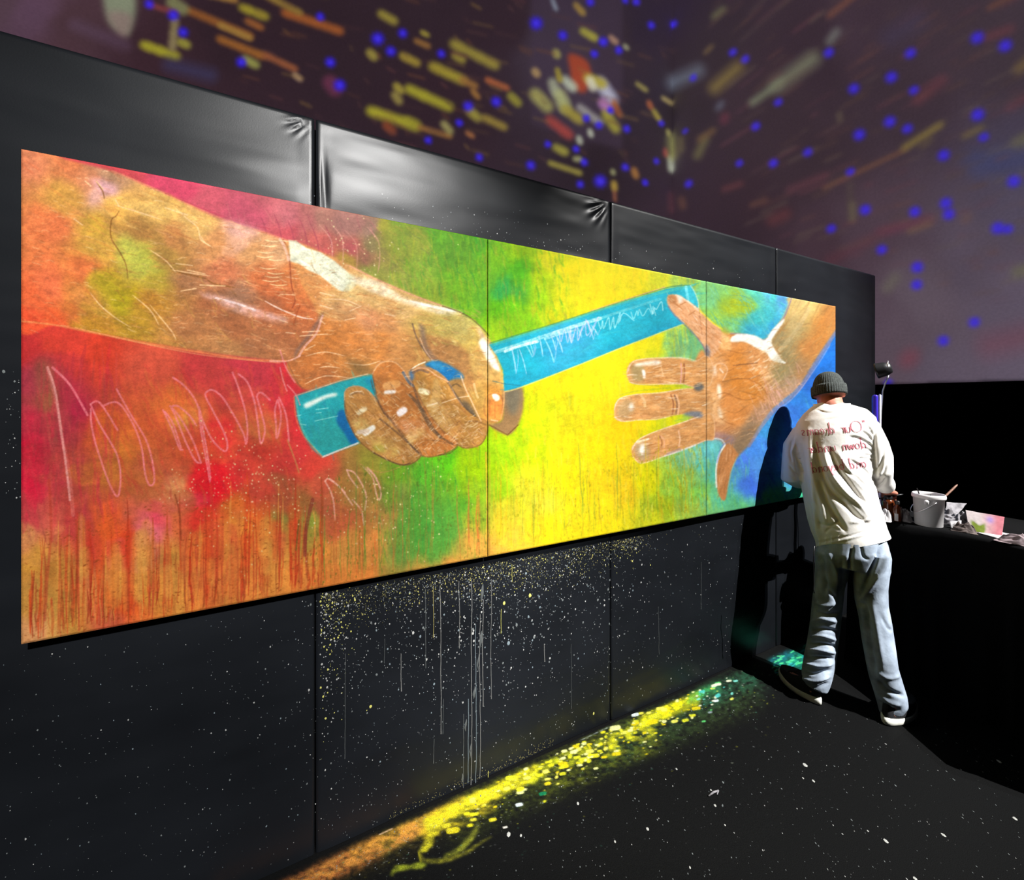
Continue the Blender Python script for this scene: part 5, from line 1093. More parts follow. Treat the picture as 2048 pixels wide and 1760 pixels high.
# ---- shoes
def shoe(heel, d, L=.27):
    d = Vector((d.x, d.y, 0)).normalized(); s_ = Vector((d.y, -d.x, 0))
    def outline(k, sc, zt): 
        t = k/40*2*math.pi; x = math.cos(t); y = math.sin(t); xx = .5-.5*x                     # 0 heel .. 1 toe
        wd = (.036+.016*math.sin(min(1, xx*1.25)*math.pi*.62))*sc
        return heel+d*(L*(xx*1.0)*sc+(1-sc)*L*.5)+s_*(y*wd*(1-.0*x))+Vector((0, 0, zt(xx)))
    bm = bmesh.new(); R_ = [[bm.verts.new(outline(k, sc, zt)) for k in range(40)] for sc, zt in ((.95, lambda x: .002+.012*max(0, x-.8)**2*30), (1.02, lambda x: .008+.014*max(0, x-.8)**2*30), (1.02, lambda x: .032-.010*math.sin(x*math.pi)+.006*x), (.96, lambda x: .037-.010*math.sin(x*math.pi)+.006*x))]
    for a, b in zip(R_, R_[1:]):
        for k in range(40): bm.faces.new([a[k], a[(k+1) % 40], b[(k+1) % 40], b[k]])
    bm.faces.new(R_[0][::-1]); bm.faces.new(R_[-1]); sole = fromB('sole', bm)
    bm = bmesh.new(); prof = ((.94, lambda x: .030), (.97, lambda x: .042+.0*x), (.90, lambda x: .085-.035*max(0, x-.35)), (.62, lambda x: .115-.085*max(0, x-.25)), (.34, lambda x: .122-.10*max(0, x-.3)))
    R_ = [[bm.verts.new(outline(k, sc, zt)+(-d*L*.5*(1-sc)*.55 if i > 2 else Vector())) for k in range(40)] for i, (sc, zt) in enumerate(prof)]
    for a, b in zip(R_, R_[1:]):
        for k in range(40): bm.faces.new([a[k], a[(k+1) % 40], b[(k+1) % 40], b[k]])
    bm.faces.new(R_[0][::-1]); bm.faces.new(R_[-1]); up = fromB('shoe', bm)
    so = link('shoe', up, M['shoe'], man); sl = link('sole', sole, M['sole'], so)
    bm = bmesh.new()
    for i in range(5):
        c = heel+d*L*(.50+.065*i)+Vector((0, 0, .096-.011*i)); tube(bm, [c-s_*.022, c+Vector((0, 0, .005)), c+s_*.022], .0028, 6)
    link('laces', fromB('laces', bm), M['shoe'], so)
hl = FL(1641, 1412); hr = FL(1770, 1451)
shoe(hl, FTL, .225); shoe(hr, FTR, .275)
# ================================================================== THE DRAPED COUNTER AND WHAT STANDS ON IT
TT = .85
fr = [(1.955, 2.30), (1.975, 2.20), (2.03, 2.096), (2.131, 1.99), (2.212, 1.867), (2.256, 1.74), (2.275, 1.60), (2.28, 1.45), (2.275, 1.25)]
frs = spline(fr, False, 8)
cnt = empty('counter', (2.45, 1.9, 0), 'curved counter draped to the floor in black cloth, at the right of the painter', 'table')
n = len(frs); out = np.array([(-.75, -.66) for _ in range(n)])
tn = np.gradient(frs, axis=0); nn = np.stack([tn[:, 1], -tn[:, 0]], 1); nn /= np.linalg.norm(nn, axis=1, keepdims=True)
nn = np.where((nn@np.array([-1, -.5]))[:, None] > 0, nn, -nn)
rows = []
for j, (h, o_) in enumerate(((TT, -.05), (TT, -.012), (TT-.004, -.003), (TT-.014, .004), (TT-.05, .008), (TT-.09, .004), (TT-.11, -.004), (.7, 0), (.5, .0), (.25, .006), (.06, .012), (.002, .02))):
    am = max(0, (TT-.12-h))/TT*.02
    wv = am*np.sin(np.arange(n)*1.05+np.sin(np.arange(n)*.31)*2)
    rows.append(np.stack([frs[:, 0]+nn[:, 0]*(o_+wv), frs[:, 1]+nn[:, 1]*(o_+wv), np.full(n, h)], 1))
link('drape', grid_mesh('drape', np.array(rows)), M['cloth'], cnt)
bk = frs-nn*.72
top = np.stack([np.stack([frs[:, 0]-nn[:, 0]*q, frs[:, 1]-nn[:, 1]*q, np.full(n, TT-.001)], 1) for q in (.05, .3, .62)]+[np.stack([frs[:, 0]-nn[:, 0]*.62, frs[:, 1]-nn[:, 1]*.62, np.full(n, .0)], 1)])
link('table_top', grid_mesh('table_top', top), M['cloth'], cnt, False)
def on(px, py, h=TT): z = (EYE-h)*F/(py-HY); return Vector(((px-1024)/F*z, z, h))
def mm(px, at): return px/F*at.y          # vertical pixels -> metres
def mw(px, at): return px/F*at.y*math.cos(math.atan2(at.x, at.y))
def T_(label, cat, name, loc): return empty(name, loc, label, cat)
# pail
b = on(1860, 1055)+Vector((.035, .04, 0)); R_ = mw(34, b)
pail = T_('white plastic paint pail with a rim, holding three brushes', 'bucket', 'paint_pail', b); Hb = mm(63, b)
bm = bmesh.new(); lathe(bm, [(R_*.84, 0), (R_*.86, .002), (R_*.95, Hb*.86), (R_*1.03, Hb*.865), (R_*1.05, Hb*.90), (R_*1.05, Hb*.95), (R_*1.0, Hb), (R_*.95, Hb), (R_*.93, Hb*.9), (R_*.80, .01)], b, 48)
link('pail_body', fromB('pail_body', bm), M['bucket'], pail)
bm = bmesh.new(); side = Vector((-.80, -.60, 0)); pv = b+side*R_*1.02+Vector((0, 0, Hb*.80)); capsule(bm, pv-side*.004, pv+side*.006, .010, .009, 10)
box(bm, (-.006, -.006, -.014), (.006, .006, .006), Matrix.Translation(pv+side*.004)); link('handle_lug', fromB('handle_lug', bm), M['bucket'], pail)
bm = bmesh.new(); wv = Vector((.70, -.71, 0)); cc = b+Vector((0, 0, Hb*.80)); fr_ = Vector((-.74, -.67, 0))
tube(bm, [cc+Vector((-.35, -.94, 0))*R_*1.03*math.cos(t)+Vector((-.94, .35, 0))*R_*1.10*math.sin(t)+Vector((0, 0, -Hb*.42*math.sin(t)))for t in np.linspace(0, math.pi, 16)], .0017, 8); link('bail_handle', fromB('bail_handle', bm), M['chrome'], pail)
def brush(p0, p1, r0, m, label, ferr=False):
    t = T_(label, 'brush', 'paint_brush', p0); bm = bmesh.new(); d = p1-p0
    tube(bm, [p0, p0+d*.35, p0+d*.6, p0+d*.85, p0+d*.97, p1], [r0*.7, r0*.9, r0*1.1, r0*1.2, r0*.9, r0*.3], 12); link('handle', fromB('handle', bm), m, t)
    bm = bmesh.new(); tube(bm, [p0-d.normalized()*.03, p0, p0+d.normalized()*.012], [r0*1.3, r0*1.2, r0*.9], 12); link('ferrule', fromB('ferrule', bm), M['chrome'], t)
    bm = bmesh.new(); tube(bm, [p0-d.normalized()*.055, p0-d.normalized()*.045, p0-d.normalized()*.03], [r0*.8, r0*1.5, r0*1.2], 12); link('bristles', fromB('bristles', bm), M['dark'], t)
ins = b+Vector((0, 0, .065))
brush(ins+Vector((.012, .01, 0)), PT(1915, 969, b.y+.03), .0042, M['wood'], 'brown wooden-handled brush slanting right out of the white pail')
brush(ins+Vector((-.004, .004, .0)), PT(1862, 989, b.y), .0042, M['dark'], 'short black-handled brush standing upright in the white pail')
brush(ins+Vector((-.014, 0, 0)), PT(1834, 976, b.y-.01), .0022, M['dark'], 'thin black brush leaning left in the white pail')
# amber bottle
b = on(1794, 1045)+Vector((.02, .02, 0)); r0 = mw(10, b); h0 = mm(37, b)
bt = T_('small amber glass bottle with a torn pale label, just left of the white pail', 'bottle', 'amber_bottle', b)
bm = bmesh.new(); lathe(bm, [(r0*.9, 0), (r0, .004), (r0, h0*.66), (r0*.8, h0*.78), (r0*.45, h0*.86), (r0*.42, h0*.98), (r0*.3, h0)], b, 32); link('bottle_body', fromB('bottle_body', bm), M['amber'], bt)
bm = bmesh.new(); lathe(bm, [(r0*.52, h0*.93), (r0*.55, h0*.95), (r0*.55, h0*1.09), (r0*.48, h0*1.11)], b, 24); link('cap', fromB('cap', bm), M['dark'], bt)
P = [[(b.x+1.02*r0*math.cos(a), b.y+1.02*r0*math.sin(a), b.z+z) for a in np.linspace(-2.9, -2.1, 8)] for z in np.linspace(.006, h0*.45, 4)]
link('bottle_label', grid_mesh('bottle_label', np.array(P)), M['paper'], bt)
b = on(1779, 1046)+Vector((.06, .07, 0)); r0 = mw(13, b); h0 = .125
bt = T_('dark brown jar with a pale lid behind the painter\'s right hand', 'jar', 'dark_jar', b)
bm = bmesh.new(); lathe(bm, [(r0*.95, 0), (r0, .004), (r0, h0*.74), (r0*.8, h0*.84), (r0*.6, h0*.86), (r0*.6, h0*.92)], b, 32); link('jar_body', fromB('jar_body', bm), M['amber'], bt)
bm = bmesh.new(); lathe(bm, [(r0*.66, h0*.88), (r0*.68, h0*.9), (r0*.68, h0), (r0*.6, h0*1.02)], b, 32); link('lid', fromB('lid', bm), M['dark'], bt)
# crumpled rags and papers
def rag(name, label, cat, c, sx, sy, hz, seed, m, ang=0, n_=72, power=1.0, fr2=7):
    r_ = np.random.RandomState(seed); U, V = np.meshgrid(np.linspace(-1, 1, n_), np.linspace(-1, 1, n_)); rad = np.hypot(U, V)
    rdg = 1-np.abs(fbm(n_, n_, n_/2.6, n_/3.4, seed, 2))*5; rdg2 = 1-np.abs(fbm(n_, n_, n_/5, n_/6, seed+5, 2))*5
    dome = np.clip(1-rad**2.6, 0, 1)**.7; Z = hz*dome*(.42+.42*np.clip(rdg, 0, 1)+.22*np.clip(rdg2, 0, 1)+.5*fbm(n_, n_, n_/1.6, n_/1.6, seed+3, 1)); Z = np.clip(Z, .0015, None)+.001
    wob = 1+.28*fbm(n_, n_, n_/2.2, n_/2.2, seed+9, 2)*2
    X = U*sx*wob; Y = V*sy*wob; ca, sa = math.cos(ang), math.sin(ang)
    P = np.stack([c.x+X*ca-Y*sa, c.y+X*sa+Y*ca, c.z+Z], -1); o = link(name, grid_mesh(name, P), m); sd = o.modifiers.new('s', 'SOLIDIFY'); sd.thickness = .0012; tag(o, label, cat); return o
c = on(1778, 1044)+Vector((.0, .03, 0)); rag('paper_towel', 'crumpled white paper towel between the painter and the amber bottle', 'paper', c, .035, .03, .075, 5, M['paper'], .6)
c = on(1818, 1047)+Vector((.02, .05, 0)); rag('cloth_rag', 'grey rag heaped against the left side of the white pail', 'cloth', c, .035, .04, .07, 8, M['rag'], .3)
c = on(1905, 1054)+Vector((.06, .05, 0)); rag('cloth_rag', 'large grey stained rag heaped behind and right of the white pail', 'cloth', c, .085, .05, .080, 12, M['rag'], -.9)
c = on(1925, 1066)+Vector((.035, .02, 0)); rag('cloth_rag', 'dull brown crumpled rag between the white pail and the pink paper', 'cloth', c, .04, .03, .045, 15, mat('brown_rag', (.08, .06, .055), .9, noise=(50, .3, 3)), -.9)
c = on(2035, 1092)+Vector((.05, .03, 0)); rag('cloth_rag', 'crumpled pink and grey cloth at the far right end of the counter', 'cloth', c, .07, .05, .04, 21, mat('pink_rag', (.20, .15, .16), .9, noise=(50, .35, 3)), -1.1)
# folded grey sheet rising behind the pail
def sheet(name, label, cat, corners, m, colf=None, nu=26, nv=14, wav=.004, seed=3, parent=None, th=.001):
    A, B_, C_, D_ = [np.array(p) for p in corners]; u = np.linspace(0, 1, nu)[None, :, None]; v = np.linspace(0, 1, nv)[:, None, None]
    P = (A*(1-u)+B_*u)*(1-v)+(D_*(1-u)+C_*u)*v; nrm_ = np.cross(B_-A, D_-A); nrm_ /= np.linalg.norm(nrm_)
    P = P+nrm_*(wav*2*fbm(nu, nv, nu/3, nv/2, seed, 3))[..., None]; me = grid_mesh(name, P, None if colf is None else colf(np.broadcast_to(u, P.shape[:2]+(1,))[..., 0], np.broadcast_to(v, P.shape[:2]+(1,))[..., 0]))
    o = link(name, me, m, parent); sd = o.modifiers.new('s', 'SOLIDIFY'); sd.thickness = th
    if label and not parent: tag(o, label, cat)
    return o
zz = 2.10
sheet('folded_sheet', 'folded grey sheet sticking up behind the white pail', 'paper', (PT(1892, 1040, zz), PT(1915, 1030, zz+.02), PT(1934, 1007, zz+.05), PT(1893, 1004, zz+.05)), M['rag'], wav=.006)
# pink stained paper with a smear of green paint
def pink(u, v):
    t = np.clip((u-.35)/.5, 0, 1)[..., None]; c = np.array([.30, .26, .255])*(1-t)+np.array([.30, .10, .12])*t
    g = np.exp(-(((u-.30)/.20)**4+((v-.22-.10*np.sin(u*14))/.24)**4))[..., None]; g = np.clip(g*1.6, 0, 1); c = c*(1-g)+np.array([.09, .12, .015])*g
    b_ = np.exp(-(((u-.64)/.10)**2+((v-.72)/.16)**2))[..., None]; return c*(1-.7*b_)+np.array([.17, .13, .36])*.7*b_
A = on(1939, 1062); B_ = on(1986, 1072); B_ = on(2004, 1072)
sheet('palette_paper', 'pink stained palette paper with a smear of green paint, propped right of the pail', 'paper', (A, B_, PT(2009, 1034, B_.y+.06), PT(1931, 1020, A.y+.08)), M['pinkpaper'], pink, 90, 50, .003)
# little packet with scribbled marks
A = on(1903, 1057); z0 = A.y
pk_ = T_('small white packet with black scribbled marks in front of the grey rag', 'packet', 'white_packet', A)
cs = (A+Vector((0, 0, .001)), PT(1922, 1058, z0-.015), PT(1923, 1041, z0+.0), PT(1899, 1043, z0+.015))
sheet('packet_front', None, None, cs, M['paper'], None, 12, 8, .001, 4, pk_, .004)
bm = bmesh.new(); vn = (cs[1]-cs[0]).cross(cs[3]-cs[0]).normalized(); vn = vn if vn.y < 0 else -vn
def on_p(u, v): return (cs[0]*(1-u)+cs[1]*u)*(1-v)+(cs[3]*(1-u)+cs[2]*u)*v+vn*.0035
for st in (((.25, .62), (.22, .42), (.3, .3)), ((.33, .62), (.4, .66), (.36, .5), (.42, .36), (.34, .32)), ((.48, .34), (.48, .64), (.56, .36), (.56, .64)), ((.62, .62), (.7, .6), (.64, .48), (.71, .4), (.62, .34)), ((.78, .64), (.83, .48), (.78, .32))):
    tube(bm, [on_p(u, v) for u, v in st], .0008, 5)
link('printed_marks', fromB('printed_marks', bm), M['ink'], pk_)
# flat white sheet along the edge
A = on(1962, 1068); sheet('white_sheet', 'flat white paper sheet lying along the counter edge at the far right', 'paper', (on(1955, 1066)+Vector((0, 0, .002)), on(2060, 1096)+Vector((0, 0, .002)), on(2060, 1078)+Vector((0, 0, .002)), on(1975, 1058)+Vector((0, 0, .002))), M['paper'], None, 30, 8, .002)
# desk lamp with a black shade on a bent chrome stem
lb = Vector((2.05, 2.30, TT)); zz = 2.24
lp_ = T_('black-shaded desk lamp on a thin bent chrome stem, beside the end of the partition', 'lamp', 'desk_lamp', lb)
bm = bmesh.new(); lathe(bm, [(.055, 0), (.06, .004), (.058, .014), (.015, .02), (.008, .03)], lb, 32); link('base', fromB('base', bm), M['dark'], lp_)
bm = bmesh.new(); tube(bm, [lb+Vector((0, 0, .02)), PT(1758, 900, zz), PT(1762, 835, zz), PT(1764.5, 800, zz), PT(1765.5, 783, zz), PT(1770, 768, zz), PT(1775, 757, zz), PT(1777, 750, zz)], .0034, 10); link('stem', fromB('stem', bm), M['chrome'], lp_)
bm = bmesh.new(); a0, a1 = PT(1784, 735, zz-.02), PT(1752, 742, zz+.03); ax = (a1-a0).normalized()
tube(bm, [a0, a0+ax*.004, a0+ax*.03, a0+ax*.06, a1-ax*.002, a1, a1-ax*.006, a0+ax*.012], [.018, .028, .040, .044, .046, .044, .041, .025], 28)
lshade = link('lamp_shade', fromB('lamp_shade', bm), M['dark'], lp_)
bm = bmesh.new(); tube(bm, [PT(1774, 734, zz-.065), PT(1776, 722, zz-.055)], .003, 8); link('switch_rod', fromB('switch_rod', bm), M['chrome'], lp_)
# violet squeeze bottle
b = Vector((1.975, 2.16, TT)); 
b = PT(1750, 860, 2.24); b.z = TT; 
vb = T_('tall clear violet plastic bottle showing over the painter\'s right shoulder', 'bottle', 'violet_bottle', b); h0 = PT(1750, 789, 2.24).z-TT
bm = bmesh.new(); lathe(bm, [(.014, 0), (.0155, .005), (.0155, h0-.014), (.012, h0-.005), (.008, h0-.002)], b, 28, sx=.8); link('bottle_body', fromB('bottle_body', bm), M['blueclear'], vb)
bm = bmesh.new(); d_ = Vector((.45, -.35, 0)).normalized(); q = b+d_*.020; box(bm, (-.005, -.010, .004), (.005, .010, h0+.002), Matrix.Translation(q+Vector((0, 0, 0)))@Matrix.Rotation(-.6, 4, 'Z')); bmesh.ops.bevel(bm, geom=bm.edges[:], offset=.004, segments=3, affect='EDGES')
link('side_strip', fromB('side_strip', bm), M['frost'], vb)
# brush in the painter's right hand, scrap of tape on the floor
pb = T_('dark brush held in the painter\'s right hand', 'brush', 'paint_brush', GR); bm = bmesh.new(); dd = (FW*.3+WX*.8+Vector((0, 0, .25))).normalized()
tube(bm, [GR-dd*.07, GR, GR+dd*.06, GR+dd*.075], [.003, .0045, .004, .0015], 10); link('handle', fromB('handle', bm), M['dark'], pb)
bm = bmesh.new(); tube(bm, [GR-dd*.09, GR-dd*.085, GR-dd*.068], [.004, .006, .0045], 10); link('bristles', fromB('bristles', bm), M['wood'], pb)
A, B_, C_ = FL(1417, 1592, .004), FL(1437, 1581, .004), FL(1434, 1589, .004)
bm = bmesh.new(); tube(bm, [A, A*.5+B_*.5+Vector((0, 0, .004)), B_], [.0022, .0034, .0026], 8); tube(bm, [B_, C_], [.0026, .0016], 8)
t = link('tape_scrap', fromB('tape_scrap', bm), M['rag']); tag(t, 'bent grey scrap of tape lying on the floor in front of the painting', 'scrap')
for o in bpy.context.scene.objects:
    if o.name.startswith('cloth_rag'): o['group'] = 'crumpled rags on the counter'
    if o.name.startswith('paint_brush') and 'pail' in str(o.get('label', '')): o['group'] = 'brushes in the white pail'
# ================================================================== SLIDE PROJECTOR (throws the city lights and stars on the far walls)
def slide_canvas():
    s = Canvas(-60, -60, 2170, 850); s.grain = np.ones((s.h, s.w), np.float32)
    P = lambda t: [(float(a.split()[0]), float(a.split()[1]), a.split()[2]) for a in t.split(';') if a.strip()]
    s.c = s.field(P('0 0 5c4450;60 30 64485c;150 60 523840;300 100 402830;500 60 34222a;700 100 32222a;900 200 34222a;1000 50 32222a;1100 100 403440;1160 200 403440;1240 100 32262e;1200 330 241a20;1290 200 28202a;1300 60 2a2030;1345 200 241c22;1400 100 2c2228;1500 200 34262e;1500 400 34242c;1600 100 32242e;1700 60 40303c;1800 200 3c2e38;1650 500 48343e;1750 480 52404c;1900 100 42343e;2040 100 40343e;2040 300 484054;2040 400 544c60;1950 500 5c5060;2040 600 64586a;1850 600 645662;1800 700 62525e;1900 740 645868;2040 740 685c6e;1780 600 5c4c58;1600 300 382a32;1450 440 30222a'), 20, 71, 1.6)
    s.put(blur(s.mask([(1062, -60), (1062, 250), (1245, 300), (1245, -60)], 1, False), 4), '46384c', .55)
    r = np.random.RandomState(9)
    def st(x0, y0, x1, y1, w, c, a=.8): s.line([(x0, y0), (x1, y1)], c, w, a, soft=w*.45+1.5, rough=0)
    def bead(x0, y0, x1, y1, w, c, a=.85):
        st(x0, y0, x1, y1, w, c, a); L = math.hypot(x1-x0, y1-y0); n = max(2, int(L/(w*1.4)))
        for i in range(n):
            t = (i+.5)/n; st(x0+(x1-x0)*t-1, y0+(y1-y0)*t, x0+(x1-x0)*t+1, y0+(y1-y0)*t+1, w*1.05, c, r.uniform(.2, .6))
    Y, O, OR, W_ = 'a8983c', 'a07038', 'b4643a', 'a8b090'
    for a in ((380, 22, 500, 72, 12, 'a0602c'), (440, 78, 525, 112, 12, 'a8682c'), (530, 110, 590, 138, 10, 'a05c38'), (570, 25, 680, 62, 13, 'b0602c'), (485, 15, 530, 33, 13, 'b0a030'), (495, 42, 522, 55, 10, 'a06030'), (440, 50, 500, 76, 9, 'a8803c'),
              (288, 90, 352, 112, 14, 'b8b030'), (350, 40, 345, 95, 12, '9c8c60'), (362, 84, 374, 90, 12, 'a8a040'), (490, 118, 512, 130, 12, 'a0a050'), (590, 150, 600, 158, 8, 'b09070'), (470, 0, 380, -20, 10, 'b0803c'), (530, -10, 600, 25, 10, 'a08038'),
              (763, 28, 788, 42, 13, Y), (845, 65, 855, 70, 7, Y), (833, 82, 856, 92, 9, O), (740, 105, 748, 114, 12, 'a09040'), (806, 112, 834, 126, 12, 'b09838'), (908, 88, 990, 130, 15, Y), (910, 112, 925, 120, 11, 'a09038'),
              (866, 133, 925, 160, 15, 'b8a834'), (925, 160, 950, 172, 11, O), (975, 160, 1014, 176, 9, OR), (1022, 192, 1036, 206, 12, 'a09838'), (946, 182, 956, 194, 8, O), (818, 178, 898, 214, 15, 'b8b030'), (793, 172, 802, 182, 11, Y), (790, 190, 798, 202, 12, 'a09048'),
              (742, 222, 808, 244, 16, 'c0b830'), (815, 244, 832, 252, 17, 'b0a830'), (840, 255, 900, 272, 8, O), (888, 248, 900, 262, 11, 'a8a060'), (940, 222, 956, 236, 13, 'a89c40'), (970, 236, 1008, 254, 12, 'a8903c'), (772, 250, 785, 262, 12, '90482c'),
              (935, 266, 945, 272, 7, 'a86c40'), (1152, 10, 1166, 26, 9, 'a88840'), (1166, 62, 1190, 76, 11, 'b0a840'), (1105, 0, 1112, 18, 6, '8890a0'), (1112, 105, 1114, 110, 10, 'a8a058'), (1070, 142, 1074, 148, 10, 'b09060')): bead(*a)
    # bright sign cluster
    s.poly([(1138, 108), (1172, 120), (1182, 150), (1170, 185), (1148, 175), (1140, 140)], 'b04828', 4, .95)
    for a in ((1105, 165, 1112, 185, 14, 'a8ac90'), (1070, 188, 1095, 214, 18, 'b0ac60'), (1130, 160, 1146, 175, 14, 'c0c8b0'), (1120, 190, 1130, 215, 18, 'b8bc80'), (1130, 218, 1160, 240, 14, 'b0a040'), (1160, 215, 1200, 245, 12, 'a8a4a0'), (1200, 165, 1225, 200, 18, 'c8c8dc'),
              (1175, 155, 1205, 168, 14, 'b8a838'), (1205, 205, 1218, 220, 14, 'c080c0'), (1212, 228, 1232, 258, 14, 'b0a83c'), (1228, 205, 1240, 230, 8, 'b06030'), (1100, 240, 1138, 270, 15, 'b04840'), (1180, 160, 1186, 175, 12, 'e0dcc0'), (1115, 140, 1120, 160, 8, 'a89838'),
              (1112, 295, 1130, 304, 12, 'a8a040'), (1100, 326, 1160, 346, 8, 'a09440'), (1158, 276, 1160, 284, 8, 'b8bca8'), (1180, 262, 1182, 270, 7, 'c0c4b0'), (1150, 318, 1160, 318, 7, 'a0a070'), (1228, 366, 1229, 378, 8, 'b8983c'), (1229, 384, 1230, 400, 5, 'a06040'), (1226, 342, 1226, 346, 6, 'a0a070'),
              (1268, 340, 1272, 352, 9, 'b07838'), (1275, 168, 1292, 180, 7, 'a09450'), (1298, 205, 1302, 215, 7, 'b06038'), (1308, 222, 1318, 238, 7, 'b0a040'), (1326, 196, 1342, 206, 6, 'b09c60'), (1336, 262, 1338, 270, 5, 'b0a860'), (1340, 315, 1342, 340, 8, 'c0c8b0'), (1331, 300, 1332, 310, 6, 'b04040'), (1222, 75, 1232, 84, 8, 'b08870'), (1250, 92, 1254, 96, 6, 'a0a080')): bead(*a)
    # oblique streaks on the right wall
    for a in ((1348, 165, 1395, 142, 22, '6a7484', .75), (1430, 175, 1475, 135, 20, '8c7838', .75), (1505, 205, 1560, 165, 12, '7c8468', .8), (1555, 170, 1625, 118, 24, '84896c', .75), (1430, 32, 1445, 20, 11, '7c7c50', .7), (1412, 104, 1422, 94, 7, '80683c', .7), (1660, 82, 1672, 65, 13, '7c8078', .7), (1660, 30, 1710, -10, 10, '84503c', .7),
              (1342, 278, 1345, 310, 14, '8c8c50', .8), (1362, 278, 1363, 300, 8, '7c7444', .6), (1395, 310, 1410, 280, 13, '7c7844', .7), (1400, 278, 1425, 262, 10, '7c5c34', .7), (1437, 215, 1442, 208, 10, '6a7488', .6), (1448, 240, 1450, 234, 12, '7c3040', .6), (1650, 375, 1810, 300, 7, '78503c', .75), (1580, 380, 1650, 352, 12, '6c3c44', .6), (1810, 295, 1880, 250, 10, '94803c', .75), (1845, 292, 1860, 280, 10, '706040', .5),
              (1835, 200, 1885, 160, 16, '743c44', .6), (1930, 272, 1962, 256, 9, '7c6c40', .65), (1450, 378, 1480, 368, 10, '743c3c', .6), (1505, 410, 1530, 400, 9, '744c3c', .6), (1760, 465, 1860, 438, 14, '74384a', .6), (1820, 462, 1860, 448, 9, '7c6048', .6), (1660, 520, 1740, 480, 16, '683640', .5), (1545, 440, 1570, 428, 18, '703838', .6), (1930, 440, 1935, 434, 12, '74544c', .6),
              (2038, 138, 2060, 120, 16, '80683c', .7), (2035, 288, 2070, 270, 18, '848040', .6), (2035, 545, 2070, 535, 18, '74744c', .6), (1775, 575, 1790, 556, 16, '747060', .6), (1980, 15, 2030, -10, 9, '804c38', .6), (1975, 75, 2020, 58, 14, '783c44', .55), (2020, 215, 2060, 190, 14, '743c44', .5), (1680, 240, 1678, 228, 7, '74684c', .6), (1960, 330, 2070, 300, 34, '484c70', .6), (1835, 40, 1780, 75, 30, '443c58', .5),
              (1815, 720, 1822, 714, 24, '904454', .6), (1980, 690, 2060, 672, 40, '7c4858', .55), (1363, 400, 1366, 412, 10, '7c5038', .6), (1340, 390, 1342, 420, 8, '5c3038', .6), (1700, 370, 1702, 440, 9, '5c5044', .5), (1705, 410, 1706, 440, 9, '7c7450', .5), (1955, 320, 2060, 340, 40, '3c4474', .5), (340, 130, 420, 150, 22, '40406c', .6)):
        s.line([(a[0], a[1]), (a[2], a[3])], a[5], a[4], a[6], soft=a[4]*.6+2, rough=0)
    for k in range(230):
        x = r.uniform(1420, 2090); y = r.uniform(0, 640)
        if y > 395+(x-1224)*.28: continue
        L = r.uniform(8, 60); sl = -(HY-y)/(x-638); s.line([(x, y), (x+L, y+L*sl)], ['6c3c44', '74483c', '5c4438', '6c5c4c'][r.randint(4)], r.uniform(3, 8), r.uniform(.12, .4), soft=4, rough=0)
    for k in range(120):
        x = r.uniform(480, 1330); y = r.uniform(-30, 330); sl = .42
        s.line([(x, y), (x+r.uniform(2, 40), y+8)], ['7c4c30', '8c6c38', '70403c', '5c3c38'][r.randint(4)], r.uniform(3, 6), r.uniform(.15, .5), soft=3, rough=0)
    s.poly([(208, -40), (262, -30), (272, 15), (262, 60), (250, 72), (215, 40)], '98a484', 6, .85); s.poly([(215, 25), (262, 30), (255, 70), (240, 72)], 'a07c7c', 6, .6); s.line([(345, 5), (365, 18)], '9ca468', 22, .7, soft=8, rough=0)
    s.line([(300, 10), (350, 25)], 'a84c48', 10, .6, soft=5, rough=0)
    s.line([(660, 165), (670, 178)], '9c4068', 26, .5, soft=9, rough=0); s.line([(150, 50), (250, 90)], '6c5470', 20, .4, soft=12, rough=0)
    stars = '''298 8 11;346 30 13;366 64 12;482 124 12;640 33 10;660 124 12;679 170 14;755 77 15;805 66 11;781 102 12;882 107 10;936 212 12;918 245 9;992 203 12;856 280 9;958 314 9;1072 46 15;1125 70 11;1206 83 11;1237 100 9;1188 107 9;1220 220 8;1172 236 9;1197 250 9;1253 257 9;1095 288 8;1152 298 8;1061 330 11;1168 324 9;1200 362 15;1160 368 9;1250 334 9;1290 364 7;1180 3 10;1272 3 9;1302 50 9;1347 48 8;1465 104 9;1490 118 9;1386 155 8;1556 204 9;1322 246 7;1370 262 6;1312 322 7;1290 366 6;1377 367 9;1478 326 8;1546 326 10;1511 252 10;1615 304 10;1657 105 11;1707 177 12;1782 154 13;1820 106 12;1827 180 10;1718 269 13;1779 243 13;1814 257 11;1700 343 9;1730 419 12;1662 457 10;1763 499 11;1829 423 12;1891 406 13;1897 428 13;1887 310 13;1955 229 14;1967 274 10;1954 75 14;2010 91 14;2027 362 14;1995 456 14;2015 458 11;1834 534 13;1833 569 12;1948 644 12;1886 681 12;1776 766 9;1250 0 8'''
    for t in stars.split(';'):
        x, y, q = map(float, t.split())
        R_ = q*.75; X0, Y0 = int(x-s.x0), int(y-s.y0); n = int(R_*2.4)
        yy, xx = np.mgrid[-n:n+1, -n:n+1].astype(float); d = np.hypot(xx, yy); an = np.arctan2(yy, xx)
        m = np.clip(1.45-d/(R_*(1+.22*np.sin(an*11+x))), 0, 1)**.8; m = np.minimum(m, 1)
        y0, y1, x0, x1 = max(Y0-n, 0), min(Y0+n+1, s.h), max(X0-n, 0), min(X0+n+1, s.w)
        mm = m[y0-Y0+n:y1-Y0+n, x0-X0+n:x1-X0+n][..., None]
        core = np.clip(1.2-d/(R_*.55), 0, 1)[y0-Y0+n:y1-Y0+n, x0-X0+n:x1-X0+n][..., None]
